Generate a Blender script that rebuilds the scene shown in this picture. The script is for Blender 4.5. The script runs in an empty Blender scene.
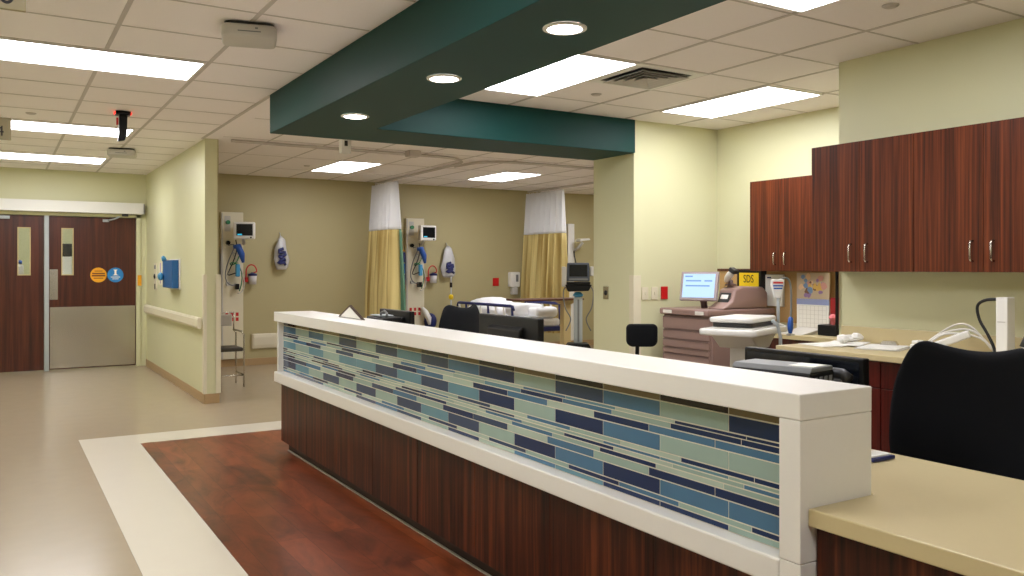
import bpy, math, random
from mathutils import Vector, Matrix
random.seed(7)
PI = math.pi
C = bpy.context.scene.collection
sc = bpy.context.scene

# ------------------------------------------------------------------ materials
def lin(c):
    return tuple(((v/255)/12.92 if v/255 <= .04045 else ((v/255+.055)/1.055)**2.4) for v in c)

def new_mat(name):
    m = bpy.data.materials.new(name); m.use_nodes = True
    nt = m.node_tree; b = nt.nodes['Principled BSDF']
    return m, nt, b

def mat(name, rgb, rough=.5, metal=0.0, var=0.0, scale=20.0, bump=0.0, bscale=200.0, spec=.5, trans=0.0, alpha=1.0):
    m, nt, b = new_mat(name)
    c = lin(rgb)
    b.inputs['Base Color'].default_value = (*c, 1)
    b.inputs['Roughness'].default_value = rough
    b.inputs['Metallic'].default_value = metal
    b.inputs['Specular IOR Level'].default_value = spec
    if trans: b.inputs['Transmission Weight'].default_value = trans
    if alpha < 1: b.inputs['Alpha'].default_value = alpha
    tc = nt.nodes.new('ShaderNodeTexCoord')
    if var:
        n = nt.nodes.new('ShaderNodeTexNoise'); n.inputs['Scale'].default_value = scale; n.inputs['Detail'].default_value = 4
        nt.links.new(tc.outputs['Object'], n.inputs['Vector'])
        mx = nt.nodes.new('ShaderNodeMix'); mx.data_type = 'RGBA'
        mx.inputs[6].default_value = (*[v*(1-var) for v in c], 1); mx.inputs[7].default_value = (*[min(1, v*(1+var)) for v in c], 1)
        nt.links.new(n.outputs['Fac'], mx.inputs[0]); nt.links.new(mx.outputs[2], b.inputs['Base Color'])
    if bump:
        n2 = nt.nodes.new('ShaderNodeTexNoise'); n2.inputs['Scale'].default_value = bscale; n2.inputs['Detail'].default_value = 3
        nt.links.new(tc.outputs['Object'], n2.inputs['Vector'])
        bp = nt.nodes.new('ShaderNodeBump'); bp.inputs['Strength'].default_value = bump; bp.inputs['Distance'].default_value = .002
        nt.links.new(n2.outputs['Fac'], bp.inputs['Height']); nt.links.new(bp.outputs['Normal'], b.inputs['Normal'])
    return m

def emit(name, rgb, strength, base=None):
    m, nt, b = new_mat(name)
    b.inputs['Base Color'].default_value = (*lin(base or rgb), 1)
    b.inputs['Emission Color'].default_value = (*lin(rgb), 1)
    b.inputs['Emission Strength'].default_value = strength
    return m

def wood(name, dark, mid, light, rough=.35, scale=(26, 26, .8), bump=.05, spec=.5):
    m, nt, b = new_mat(name)
    tc = nt.nodes.new('ShaderNodeTexCoord'); mp = nt.nodes.new('ShaderNodeMapping')
    mp.inputs['Scale'].default_value = scale
    nt.links.new(tc.outputs['Object'], mp.inputs['Vector'])
    n = nt.nodes.new('ShaderNodeTexNoise'); n.inputs['Scale'].default_value = 1; n.inputs['Detail'].default_value = 5; n.inputs['Roughness'].default_value = .65
    n.inputs['Distortion'].default_value = .25
    nt.links.new(mp.outputs['Vector'], n.inputs['Vector'])
    r = nt.nodes.new('ShaderNodeValToRGB')
    e = r.color_ramp.elements
    e[0].position = .33; e[0].color = (*lin(dark), 1); e[1].position = .7; e[1].color = (*lin(light), 1)
    k = r.color_ramp.elements.new(.5); k.color = (*lin(mid), 1)
    nt.links.new(n.outputs['Fac'], r.inputs['Fac']); nt.links.new(r.outputs['Color'], b.inputs['Base Color'])
    b.inputs['Roughness'].default_value = rough; b.inputs['Specular IOR Level'].default_value = spec
    return m

def plank_floor(name):
    m, nt, b = new_mat(name)
    tc = nt.nodes.new('ShaderNodeTexCoord')
    sep = nt.nodes.new('ShaderNodeMapping'); sep.inputs['Rotation'].default_value = (0, 0, PI/2)
    nt.links.new(tc.outputs['Object'], sep.inputs['Vector'])
    br = nt.nodes.new('ShaderNodeTexBrick')
    br.inputs['Scale'].default_value = 1; br.inputs['Brick Width'].default_value = 1.22; br.inputs['Row Height'].default_value = .152
    br.inputs['Mortar Size'].default_value = .0012; br.inputs['Bias'].default_value = 0
    br.inputs['Color1'].default_value = (*lin((152, 80, 48)), 1); br.inputs['Color2'].default_value = (*lin((118, 58, 34)), 1)
    br.inputs['Mortar'].default_value = (*lin((58, 26, 18)), 1)
    nt.links.new(sep.outputs['Vector'], br.inputs['Vector'])
    mp = nt.nodes.new('ShaderNodeMapping'); mp.inputs['Scale'].default_value = (5, 2.0, 1)
    nt.links.new(tc.outputs['Object'], mp.inputs['Vector'])
    n = nt.nodes.new('ShaderNodeTexNoise'); n.inputs['Scale'].default_value = 1; n.inputs['Detail'].default_value = 6; n.inputs['Distortion'].default_value = 1.2
    nt.links.new(mp.outputs['Vector'], n.inputs['Vector']); n.inputs['Roughness'].default_value = .62
    r = nt.nodes.new('ShaderNodeValToRGB'); e = r.color_ramp.elements
    e[0].position = .32; e[0].color = (.36, .33, .32, 1); e[1].position = .62; e[1].color = (1.12, 1.05, 1.0, 1)
    nt.links.new(n.outputs['Fac'], r.inputs['Fac'])
    mx = nt.nodes.new('ShaderNodeMix'); mx.data_type = 'RGBA'; mx.blend_type = 'MULTIPLY'; mx.inputs[0].default_value = 1
    nt.links.new(br.outputs['Color'], mx.inputs[6]); nt.links.new(r.outputs['Color'], mx.inputs[7])
    nt.links.new(mx.outputs[2], b.inputs['Base Color'])
    b.inputs['Roughness'].default_value = .28; b.inputs['Specular IOR Level'].default_value = .4
    return m

M = {}
M['wall'] = mat('pale_yellow_green_paint', (214, 212, 175), .42, var=.02, scale=3, bump=.05, bscale=120)
M['tan'] = mat('olive_tan_paint', (180, 169, 128), .5, var=.02, scale=3, bump=.05, bscale=120)
M['tile'] = mat('acoustic_ceiling_tile', (244, 238, 238), .9, var=.03, scale=140, bump=.25, bscale=260)
M['tbar'] = mat('ceiling_grid_metal', (196, 188, 184), .5)
M['teal'] = mat('dark_teal_paint', (12, 60, 57), .5, spec=.2, var=.03, scale=4)
M['vinyl'] = mat('beige_vinyl', (172, 156, 132), .22, var=.045, scale=7, spec=.45)
M['band'] = mat('cream_vinyl', (222, 214, 198), .25, var=.015, scale=6)
M['planks'] = plank_floor('red_brown_planks')
M['basebd'] = mat('tan_rubber_base', (176, 146, 106), .4, var=.02)
M['solid'] = mat('white_solid_surface', (232, 229, 224), .32, var=.012, scale=60)
M['tantop'] = mat('tan_solid_surface', (200, 184, 142), .35, var=.02, scale=90)
M['walnut'] = wood('dark_walnut_veneer', (28, 9, 4), (64, 26, 12), (106, 52, 27), .42, spec=.25)
M['cherry'] = wood('red_brown_veneer', (48, 19, 8), (84, 36, 15), (118, 58, 28), .4, (60, 60, .9), spec=.3)
M['doorwood'] = wood('door_veneer', (54, 23, 14), (74, 33, 20), (94, 45, 28), .3)
M['redwood'] = wood('dark_red_veneer', (52, 12, 8), (76, 20, 14), (98, 30, 20), .32)
M['steel'] = mat('brushed_steel', (200, 195, 186), .24, 1.0)
M['chrome'] = mat('chrome', (200, 200, 200), .15, 1.0)
M['alu'] = mat('painted_grey_metal', (176, 182, 186), .35)
M['white'] = mat('white_plastic', (232, 230, 226), .35)
M['offwhite'] = mat('ivory_plastic', (222, 214, 190), .4)
M['lgrey'] = mat('light_grey_plastic', (196, 192, 186), .4)
M['grey'] = mat('mid_grey_plastic', (120, 122, 124), .45)
M['black'] = mat('black_plastic', (14, 14, 16), .4, spec=.3)
M['dgrey'] = mat('charcoal_plastic', (44, 44, 46), .42)
M['fabric'] = mat('black_fabric', (15, 16, 20), .9, var=.15, scale=400, bump=.3, bscale=600, spec=.2)
M['mauve'] = mat('mauve_enamel', (152, 124, 118), .4)
M['mauvel'] = mat('pale_mauve', (160, 146, 148), .4)
M['mauved'] = mat('dark_mauve', (112, 90, 88), .45)
M['red'] = mat('red_plastic', (196, 24, 28), .4)
M['blue'] = mat('blue_plastic', (36, 84, 170), .4)
M['navy'] = mat('navy_plastic', (28, 36, 96), .45)
M['lblue'] = mat('light_blue_plastic', (70, 150, 200), .4)
M['boxblue'] = mat('blue_carton', (34, 92, 150), .5)
M['orange'] = mat('orange_vinyl', (236, 164, 30), .4)
M['yellow'] = mat('yellow_vinyl', (240, 204, 20), .45)
M['green'] = mat('green_rubber', (40, 130, 80), .5)
M['paper'] = mat('white_paper', (236, 234, 228), .8)
M['ink'] = mat('dark_ink', (30, 26, 24), .6)
M['cork'] = mat('tan_tackboard', (186, 150, 98), .8, var=.08, scale=120)
M['signtan'] = mat('tan_sign', (150, 138, 104), .5)
M['cwhite'] = mat('white_mesh_fabric', (228, 228, 230), .85, bump=.2, bscale=500)
M['cgreen'] = mat('sage_fabric', (96, 136, 110), .85)
M['sheet'] = mat('white_linen', (236, 236, 238), .85, bump=.4, bscale=30)
M['beige'] = mat('beige_enamel', (206, 184, 134), .45)
M['clear'] = mat('clear_plastic_bag', (228, 228, 232), .25, trans=.35)
M['cable'] = mat('black_rubber', (14, 14, 14), .5)
M['wcable'] = mat('white_rubber', (226, 222, 216), .4)
M['brownwood'] = wood('brown_laminate', (70, 36, 22), (92, 50, 32), (110, 64, 42), .4, (3, 40, 40))
M['glass'] = mat('door_glass', (235, 240, 232), .03, trans=1.0)
M['screenblk'] = mat('dark_screen', (16, 20, 28), .12)
M['screen'] = emit('lit_screen', (176, 206, 236), 1.4, (20, 20, 24))
M['screen2'] = emit('dim_screen', (96, 110, 140), .35, (20, 22, 30))
M['lamp'] = emit('lamp_diffuser', (250, 250, 254), 16.2)
M['downlamp'] = emit('downlight_lens', (255, 244, 238), 30.0)
M['redled'] = emit('red_led', (255, 40, 30), 5.0)

def curtain_mat():
    m, nt, b = new_mat('yellow_striped_fold_shade')
    uv = nt.nodes.new('ShaderNodeTexCoord'); mp = nt.nodes.new('ShaderNodeMapping'); mp.inputs['Scale'].default_value = (26, .3, 1)
    nt.links.new(uv.outputs['UV'], mp.inputs['Vector'])
    n = nt.nodes.new('ShaderNodeTexNoise'); n.inputs['Scale'].default_value = 1; n.inputs['Detail'].default_value = 2
    nt.links.new(mp.outputs['Vector'], n.inputs['Vector'])
    r = nt.nodes.new('ShaderNodeValToRGB'); e = r.color_ramp.elements
    e[0].position = .35; e[0].color = (*lin((160, 132, 66)), 1); e[1].position = .6; e[1].color = (*lin((226, 208, 142)), 1)  # stripe contrast deepened so the colour also carries the shade of the folds
    nt.links.new(n.outputs['Fac'], r.inputs['Fac']); nt.links.new(r.outputs['Color'], b.inputs['Base Color'])
    b.inputs['Roughness'].default_value = .8
    return m
M['cyellow'] = curtain_mat()

# ------------------------------------------------------------------ mesh builder
def empty_at(name, loc, rz=0):
    o = bpy.data.objects.new(name, None); C.objects.link(o)
    o.location = loc; o.rotation_euler = (0, 0, rz); o.empty_display_size = .1
    return o

def tag(o, label=None, cat=None, group=None, kind=None):
    if label: o['label'] = label
    if cat: o['category'] = cat
    if group: o['group'] = group
    if kind: o['kind'] = kind
    return o

def thing(name, label, cat, loc=(0, 0, 0), rz=0, group=None):
    return tag(empty_at(name, loc, rz), label, cat, group)

class MB:
    def __init__(s): s.v = []; s.f = []; s.m = []; s.uv = {}
    def add(s, vs, fs, mi=0):
        b = len(s.v); s.v += [tuple(v) for v in vs]; s.f += [tuple(b+i for i in f) for f in fs]; s.m += [mi]*len(fs); return s
    def box(s, x0, x1, y0, y1, z0, z1, mi=0, R=None, o=(0, 0, 0)):
        x0, x1 = sorted((x0, x1)); y0, y1 = sorted((y0, y1)); z0, z1 = sorted((z0, z1))
        vs = [(x, y, z) for z in (z0, z1) for x, y in ((x0, y0), (x1, y0), (x1, y1), (x0, y1))]
        if R is not None: vs = [tuple(R @ Vector(v)+Vector(o)) for v in vs]
        return s.add(vs, [(3, 2, 1, 0), (4, 5, 6, 7), (0, 1, 5, 4), (1, 2, 6, 5), (2, 3, 7, 6), (3, 0, 4, 7)], mi)
    def prism(s, pts, axis, a, b, mi=0):
        # pts 2-D, extruded along axis from a to b
        n = len(pts)
        def p(q, t):
            return {'x': (t, q[0], q[1]), 'y': (q[0], t, q[1]), 'z': (q[0], q[1], t)}[axis]
        vs = [p(q, a) for q in pts]+[p(q, b) for q in pts]
        fs = [tuple(range(n))[::-1], tuple(range(n, 2*n))]+[(i, (i+1) % n, n+(i+1) % n, n+i) for i in range(n)]
        return s.add(vs, fs, mi)
    def tube(s, pts, r, n=8, mi=0, closed=False):
        pts = [Vector(p) for p in pts]; k = len(pts); rs = r if isinstance(r, (list, tuple)) else [r]*k
        vs = []; prev = None
        for i, p in enumerate(pts):
            t = (pts[min(i+1, k-1)]-pts[max(i-1, 0)]).normalized()
            if prev is None:
                a = Vector((0, 0, 1)) if abs(t.z) < .9 else Vector((1, 0, 0)); u = t.cross(a).normalized()
            else:
                u = (prev-t*prev.dot(t)).normalized()
            prev = u; w = t.cross(u)
            vs += [p+(u*math.cos(2*PI*j/n)+w*math.sin(2*PI*j/n))*rs[i] for j in range(n)]
        fs = [(i*n+j, i*n+(j+1) % n, (i+1)*n+(j+1) % n, (i+1)*n+j) for i in range(k-1) for j in range(n)]
        fs += [tuple(range(n))[::-1], tuple((k-1)*n+j for j in range(n))]
        return s.add(vs, fs, mi)
    def smooth_tube(s, pts, r, n=8):
        P = [Vector(p) for p in pts]; P = [P[0]]+P+[P[-1]]; q = []
        for i in range(1, len(P)-2):
            for k in range(6):
                t = k/6; a, b, c, d = P[i-1:i+3]
                q.append(.5*((2*b)+(c-a)*t+(2*a-5*b+4*c-d)*t*t+(3*b-a-3*c+d)*t**3))
        return s.tube(q+[P[-2]], r, n)
    def cyl(s, p0, p1, r, n=16, mi=0): return s.tube([p0, p1], r, n, mi)
    def lathe(s, prof, c=(0, 0, 0), n=24, mi=0):
        vs = []; k = len(prof)
        for r, z in prof:
            vs += [(c[0]+r*math.cos(2*PI*j/n), c[1]+r*math.sin(2*PI*j/n), c[2]+z) for j in range(n)]
        fs = [(i*n+j, i*n+(j+1) % n, (i+1)*n+(j+1) % n, (i+1)*n+j) for i in range(k-1) for j in range(n)]
        fs += [tuple(range(n))[::-1], tuple((k-1)*n+j for j in range(n))]
        return s.add(vs, fs, mi)
    def ball(s, c, r, n=12, mi=0):
        rx, ry, rz = r if isinstance(r, (tuple, list)) else (r, r, r)
        vs = [(c[0], c[1], c[2]-rz)]; m = n//2
        for i in range(1, m):
            a = -PI/2+PI*i/m
            vs += [(c[0]+rx*math.cos(a)*math.cos(2*PI*j/n), c[1]+ry*math.cos(a)*math.sin(2*PI*j/n), c[2]+rz*math.sin(a)) for j in range(n)]
        vs.append((c[0], c[1], c[2]+rz)); L = len(vs)-1
        fs = [(0, 1+(j+1) % n, 1+j) for j in range(n)]
        fs += [(1+i*n+j, 1+i*n+(j+1) % n, 1+(i+1)*n+(j+1) % n, 1+(i+1)*n+j) for i in range(m-2) for j in range(n)]
        fs += [(L, 1+(m-2)*n+j, 1+(m-2)*n+(j+1) % n) for j in range(n)]
        return s.add(vs, fs, mi)
    def build(s, name, mats, parent=None, world=True, bevel=0, smooth=False, sub=0, label=None, seg=2):
        me = bpy.data.meshes.new(name)
        vs = s.v
        if parent is not None and world:
            o = parent; M_ = Matrix.Identity(4)
            chain = []
            while o is not None: chain.append(o); o = o.parent
            for q in reversed(chain): M_ = M_ @ (Matrix.Translation(q.location) @ q.rotation_euler.to_matrix().to_4x4())
            Mi = M_.inverted(); vs = [tuple(Mi @ Vector(v)) for v in vs]
        me.from_pydata(vs, [], s.f)
        for m in (mats if isinstance(mats, (list, tuple)) else [mats]): me.materials.append(m)
        me.polygons.foreach_set('material_index', s.m)
        if smooth: me.polygons.foreach_set('use_smooth', [True]*len(me.polygons))
        me.update()
        o = bpy.data.objects.new(name, me); C.objects.link(o)
        if parent is not None: o.parent = parent
        if bevel:
            b = o.modifiers.new('bevel', 'BEVEL'); b.width = bevel; b.segments = seg; b.limit_method = 'ANGLE'; b.angle_limit = math.radians(40)
            if seg >= 3: me.polygons.foreach_set('use_smooth', [True]*len(me.polygons))
        if sub:
            q = o.modifiers.new('sub', 'SUBSURF'); q.levels = sub; q.render_levels = sub
        if label: o['label'] = label
        return o

def copy_tree(o, parent=None):
    c = o.copy(); C.objects.link(c)
    if parent is not None: c.parent = parent
    for ch in list(o.children): copy_tree(ch, c)
    return c

def struct(name, mb, m, bevel=0, parent=None):
    o = mb.build(name, m, parent, bevel=bevel)
    if parent is None: o['kind'] = 'structure'
    return o

def text_mesh(name, s, size, m, parent, loc, rot, extrude=.001):
    cu = bpy.data.curves.new(name, 'FONT'); cu.body = s; cu.size = size; cu.extrude = extrude; cu.align_x = 'CENTER'; cu.align_y = 'CENTER'
    t = bpy.data.objects.new(name+'_tmp', cu); C.objects.link(t)
    bpy.context.view_layer.update()
    me = bpy.data.meshes.new_from_object(t.evaluated_get(bpy.context.evaluated_depsgraph_get()))
    bpy.data.objects.remove(t)
    me.materials.clear(); me.materials.append(m)
    o = bpy.data.objects.new(name, me); C.objects.link(o); o.parent = parent
    o.location = loc; o.rotation_euler = rot
    return o

CZ = 2.74
# ------------------------------------------------------------------ setting
struct('floor', MB().box(-.8, 10.1, -3.1, 16.6, -.12, 0), M['vinyl'])
struct('trim_1', MB().box(.565, 2.1, -3, 7.66, 0, .003), M['band'])['label'] = 'cream vinyl border around the wood look floor'
struct('trim_2', MB().box(.975, 2.1, -3, 7.245, 0, .006), M['planks'])['label'] = 'red brown wood plank floor inlay'
struct('trim_3', MB().box(2.1, 4.6, 7.245, 7.66, 0, .003), M['band'])['label'] = 'cream vinyl border behind the counter'

struct('ceiling', MB().box(-.8, 10.1, -3.1, 16.6, CZ, CZ+.1), M['tile'])
def grid(name, x0, x1, y0, y1, ox, oy, p=.61, wx=.024, wy=.012, py=None):
    py = py or p
    m = MB()
    k = math.ceil((x0-ox)/p)
    while ox+k*p < x1-.01:
        if ox+k*p > x0+.01: m.box(ox+k*p-wx/2, ox+k*p+wx/2, y0, y1, CZ-.004, CZ+.01)
        k += 1
    k = math.ceil((y0-oy)/py)
    while oy+k*py < y1-.01:
        if oy+k*py > y0+.01: m.box(x0, x1, oy+k*py-wy/2, oy+k*py+wy/2, CZ-.003, CZ+.01)
        k += 1
    o = struct(name, m, M['tbar']); return o
grid('ceiling_grid_corridor', -.65, 1.79, -3, 13.03, .57, 5.68)
grid('ceiling_grid_bay', 1.96, 9.9, 6.52, 12.29, 2.44, 10.03, .61, .016, .010, 1.22)
grid('ceiling_grid_station', 2.42, 5.94, -3, 5.87, 2.96, 4.22)
struct('trim_4', MB().box(1.79, 1.82, 6.52, 9.05, CZ-.006, CZ+.01), M['tbar'])

# walls
w = MB()
w.box(-.8, -.5, 13.04, 13.2, 0, CZ).box(1.70, 1.83, 13.04, 13.2, 0, CZ).box(-.5, 1.70, 13.04, 13.2, 2.125, CZ)
struct('wall_far_corridor', w, M['wall'])
struct('wall_left', MB().box(-.8, -.65, -3.1, 13.04, 0, CZ), M['wall'])
struct('wall_behind', MB().box(-.8, 6.1, -3.1, -3, 0, CZ), M['wall'])
struct('wall_stub', MB().box(1.83, 1.955, 9.05, 13.04, 0, CZ), M['wall'])
struct('wall_back', MB().box(1.955, 10.1, 12.30, 12.45, 0, CZ), M['tan'])
struct('wall_bay_left', MB().box(1.956, 1.968, 9.06, 12.298, 0, CZ), M['tan'])
struct('wall_bay_right', MB().box(9.9, 10.1, 6.5, 12.3, 0, CZ), M['tan'])
struct('wall_column', MB().box(4.91, 10.1, 5.90, 6.50, 0, CZ), M['wall'])
struct('wall_right_recess', MB().box(5.95, 6.1, 3.4, 5.9, 0, CZ), M['wall'])
struct('wall_right', MB().box(4.68, 4.85, -3, 3.555, 0, CZ).box(4.85, 6.1, 3.4, 3.555, 0, CZ), M['wall'])
# room beyond the corridor doors
struct('wall_beyond', MB().box(-.8, 2.2, 16.4, 16.5, 0, CZ).box(-.8, -.7, 13.2, 16.4, 0, CZ).box(2.1, 2.2, 13.2, 16.4, 0, CZ), M['wall'])

# teal dropped soffit: L of main beam and cross beam
s = MB().prism([(1.795, -3), (2.42, -3), (2.42, 5.88), (4.91, 5.88), (4.91, 6.505), (1.795, 6.505)], 'z', 2.44, CZ-.001)
so = struct('ceiling_soffit', s, M['teal'], bevel=.004)
so['label'] = 'dark teal dropped soffit over the counter'

# base boards
def bb(name, x0, x1, y0, y1): struct(name, MB().box(x0, x1, y0, y1, 0, .10), M['basebd'], bevel=.003)
bb('baseboard_stub', 1.822, 1.83, 9.042, 13.03)
bb('baseboard_stub_end', 1.822, 1.97, 9.04, 9.05)
bb('baseboard_back', 1.97, 9.9, 12.288, 12.30)
bb('baseboard_bay', 1.968, 1.976, 9.05, 12.28)
bb('baseboard_column', 4.90, 4.91, 5.9, 6.5)
bb('baseboard_recess', 4.91, 5.12, 5.892, 5.90)
# corner guards (two at the stub end, one at the column)
for nm, lb, x0, x1, y0, y1 in (('corner_guard', 'ivory corner guard on the corridor side of the stub wall end', 1.81, 1.845, 9.028, 9.10),
                                ('corner_guard', 'ivory corner guard on the bay side of the stub wall end', 1.935, 1.985, 9.028, 9.10)):
    g = MB().box(x0, x1, y0, 9.038, .102, 1.335)
    if x0 < 1.9: g.box(x0, 1.820, 9.038, y1, .102, 1.335)
    else: g.box(1.978, x1, 9.038, y1, .102, 1.335)
    tag(g.build(nm, M['offwhite'], bevel=.003), lb, 'corner guard', 'corner guards on wall ends')
tag(MB().box(4.90, 4.985, 5.889, 5.897, .1, 1.335).box(4.897, 4.905, 5.889, 5.95, .1, 1.335).build('corner_guard', M['offwhite'], bevel=.002),
    'ivory corner guard on the column beside the light switches', 'corner guard', 'corner guards on wall ends')

# ------------------------------------------------------------------ ceiling lights
def troffer(x0, x1, y0, y1, label, group):
    t = thing('ceiling_light', label, 'light', ((x0+x1)/2, (y0+y1)/2, CZ-.012), 0, group)
    f = MB(); b = .016; z0, z1 = CZ-.012, CZ-.0005
    f.box(x0, x0+b, y0, y1, z0, z1).box(x1-b, x1, y0, y1, z0, z1).box(x0+b, x1-b, y0, y0+b, z0, z1).box(x0+b, x1-b, y1-b, y1, z0, z1)
    f.build('frame', M['white'], t)
    MB().box(x0+b, x1-b, y0+b, y1-b, CZ-.008, CZ-.003).build('diffuser', M['lamp'], t)
    return t
gc = 'fluorescent panels in the corridor ceiling'
troffer(-.055, 1.16, 5.69, 6.28, 'large fluorescent ceiling panel nearest in the corridor', gc)
troffer(-.055, 1.13, 8.77, 9.37, 'fluorescent ceiling panel behind the black hanging camera', gc)
troffer(-.055, 1.14, 11.26, 11.92, 'fluorescent ceiling panel closest to the wooden double doors', gc)
troffer(-.055, 1.16, 2.60, 3.20, 'fluorescent panel in the corridor ceiling outside the picture', gc)
troffer(-.055, 1.16, -.5, .11, 'fluorescent panel in the corridor ceiling outside the picture', gc)
gs = 'fluorescent panels over the nurse station'
troffer(2.96, 3.57, 4.23, 5.44, 'fluorescent ceiling panel half hidden by the teal soffit beside the square air vent', gs)
troffer(4.80, 5.41, 4.25, 5.43, 'fluorescent ceiling panel over the medication cabinet', gs)
troffer(2.96, 3.57, 1.74, 2.945, 'fluorescent ceiling panel cut by the top edge above the wall cabinets', gs)
gb = 'fluorescent panels over the patient bays'
troffer(6.1, 7.32, 7.25, 7.85, 'added unseen fluorescent panel behind the column that brightens the bay', gb)  # unseen panel added to brighten the bay ceiling
troffer(3.64, 4.20, 10.0, 11.22, 'ceiling panel light before the yellow curtain with the sage end', gb)
troffer(6.0, 6.62, 9.95, 11.1, 'ceiling panel light over the hospital stretcher', gb)
troffer(8.45, 9.06, 9.95, 11.1, 'panel light hidden behind the column', gb)

for i, (x, y, lb) in enumerate(((2.095, 2.98, 'round downlight in the soffit, the biggest in view'), (2.085, 4.11, 'middle round downlight in the teal soffit'),
                 (2.085, 5.45, 'round downlight at the far corner of the soffit'), (2.095, 1.75, 'round soffit downlight outside the picture'), (2.095, .5, 'round soffit downlight outside the picture'))):
    t = thing('recessed_downlight', lb, 'light', (x, y, 2.43), 0, 'downlights in the teal soffit')
    n = 32; r0, r1 = .076, .096
    m = MB(); m.lathe([(r0, .0095), (r0, .001), (r1, .004), (r1, .0095)], (x, y, 2.43), n); m.f = m.f[:-2]; m.m = m.m[:-2]
    m.build('trim_ring', M['white'], t, smooth=True)
    MB().lathe([(r0, .004), (r0, .009)], (x, y, 2.43), n).build('lens', M['downlamp'], t)

# ------------------------------------------------------------------ nurse station counter
X0 = 1.805; YN = 1.49; YF = 6.43
cn = thing('nurse_station_counter', 'long white nurse station counter with blue glass mosaic front and dark wood base', 'counter', (1.95, 4, 0))
MB().box(X0, 2.106, YN, YF, .996, 1.067).build('countertop', M['solid'], cn, bevel=.004, label='thick white counter slab')
MB().box(X0+.001, 2.105, YN+.001, 1.562, .617, .9955).build('end_pier', M['solid'], cn, bevel=.002)
MB().box(X0+.002, 2.105, YN+.001, 1.562, .006, .615).build('pier_base', M['solid'], cn, bevel=.002)
MB().box(X0+.02, 2.10, 6.385, YF-.02, .615, .9955).build('end_pier', M['solid'], cn, bevel=.004)
MB().box(X0, 2.10, 1.563, YF-.004, .535, .612).build('ledge', M['solid'], cn, bevel=.006)
m = MB()
ys = [1.563]+[6.395-.61*k for k in range(7, -1, -1) if 6.395-.61*k > 1.7]
for a, b in zip(ys, ys[1:]): m.box(1.852, 2.08, a+.0008, b-.0008, .085, .5345)
m.build('base_panel', M['walnut'], cn, bevel=.001, label='dark walnut base panelling')
MB().box(1.905, 2.08, 1.563, 6.375, .006, .084).build('toe_kick', mat('dark_toe_kick', (34, 16, 10), .5), cn)
MB().box(1.893, 1.905, 1.563, 6.375, .006, .011).build('floor_bead', M['lgrey'], cn, label='thin pale bead along the floor')
MB().box(1.875, 2.08, 1.562, 6.386, .6125, .9958).build('core_wall', M['offwhite'], cn)
# glass mosaic
GL = {}
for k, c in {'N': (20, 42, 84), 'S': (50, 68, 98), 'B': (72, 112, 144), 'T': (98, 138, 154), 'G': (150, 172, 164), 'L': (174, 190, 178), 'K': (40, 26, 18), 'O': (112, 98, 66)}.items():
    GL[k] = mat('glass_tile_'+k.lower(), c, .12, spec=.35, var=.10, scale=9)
grout = mat('grout', (212, 208, 192), .8)
keys = list(GL)
mos = MB(); mos.box(1.865, 1.8745, 1.5625, 6.3845, .6135, .9955, len(keys))
TY = 1.802
def tiles(z0, z1, off, seq):
    g = .0034; k = -1; y = TY+off-.305
    while y < 6.385:
        a, b = max(y, 1.563)+g/2, min(y+.305, 6.384)-g/2
        if b-a > .008:
            c = seq(k)
            mos.box(1.8640, 1.867, a, b, z0+g/2, z1-g/2, keys.index(c))
        y += .305; k += 1
def fixed(st): return lambda k: st[(k+1) % len(st)]
def rnd(wts):
    ks = ''.join(c*n for c, n in wts.items()); last = ['']
    def f(k):
        c = random.choice(ks)
        while c == last[0]: c = random.choice(ks)
        last[0] = c; return c
    return f
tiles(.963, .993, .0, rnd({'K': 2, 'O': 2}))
tiles(.911, .962, 0, fixed('NGBSGNBSTSGSGBGB'))
tiles(.898, .910, -.07, fixed('NNLTBLGBGLGBNLGS'))
tiles(.879, .898, -.05, fixed('NNGBNTGLBLSNGBLN'))
tiles(.852, .878, .056, fixed('BBNLBNLBNGLSLNBG'))
tiles(.797, .851, 0, fixed('GGBNGNTSTSTTGTGT'))
tiles(.780, .796, -.1, fixed('NNLGBLSGLTNGLSGL'))
tiles(.768, .779, .0, fixed('GTBGLSGBLGSLNGBN'))
tiles(.753, .767, -.06, fixed('BGLNGBLGNLBGSNLG'))
tiles(.735, .752, .02, fixed('GLNGBLGNSLGNBLGN'))
tiles(.705, .734, .056, fixed('NNGBLSNGBSGNLBSN'))
tiles(.652, .704, 0, fixed('BBNBNGSTSGSGSGTS'))
tiles(.634, .651, -.09, fixed('NGBNGSLNGBLSGNBG'))
tiles(.6145, .633, .0, fixed('GNNTBLNGSBNLGSNB'))
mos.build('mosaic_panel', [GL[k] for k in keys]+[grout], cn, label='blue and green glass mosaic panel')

# lower tan desk at the near end, running on behind the counter
dk = thing('reception_desk', 'tan topped lower desk joined to the near end of the white counter', 'desk', (2.3, 1.2, 0))
MB().prism([(1.832, -1.2), (2.63, -1.2), (2.63, 6.3), (2.11, 6.3), (2.11, 1.488), (1.832, 1.488)], 'z', .716, .763).build('worktop', M['tantop'], dk, bevel=.004, label='tan worktop')
MB().box(1.862, 1.89, -1.15, 1.484, .007, .715).build('front_panel', M['walnut'], dk, bevel=.002, label='dark walnut front panel')
for y in (3.2, 5.0): MB().box(2.15, 2.58, y, y+.03, .007, .715).build('support_panel', M['walnut'], dk)
MB().box(2.11, 2.13, 1.5, 6.28, .35, .715).build('modesty_panel', M['walnut'], dk)

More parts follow.
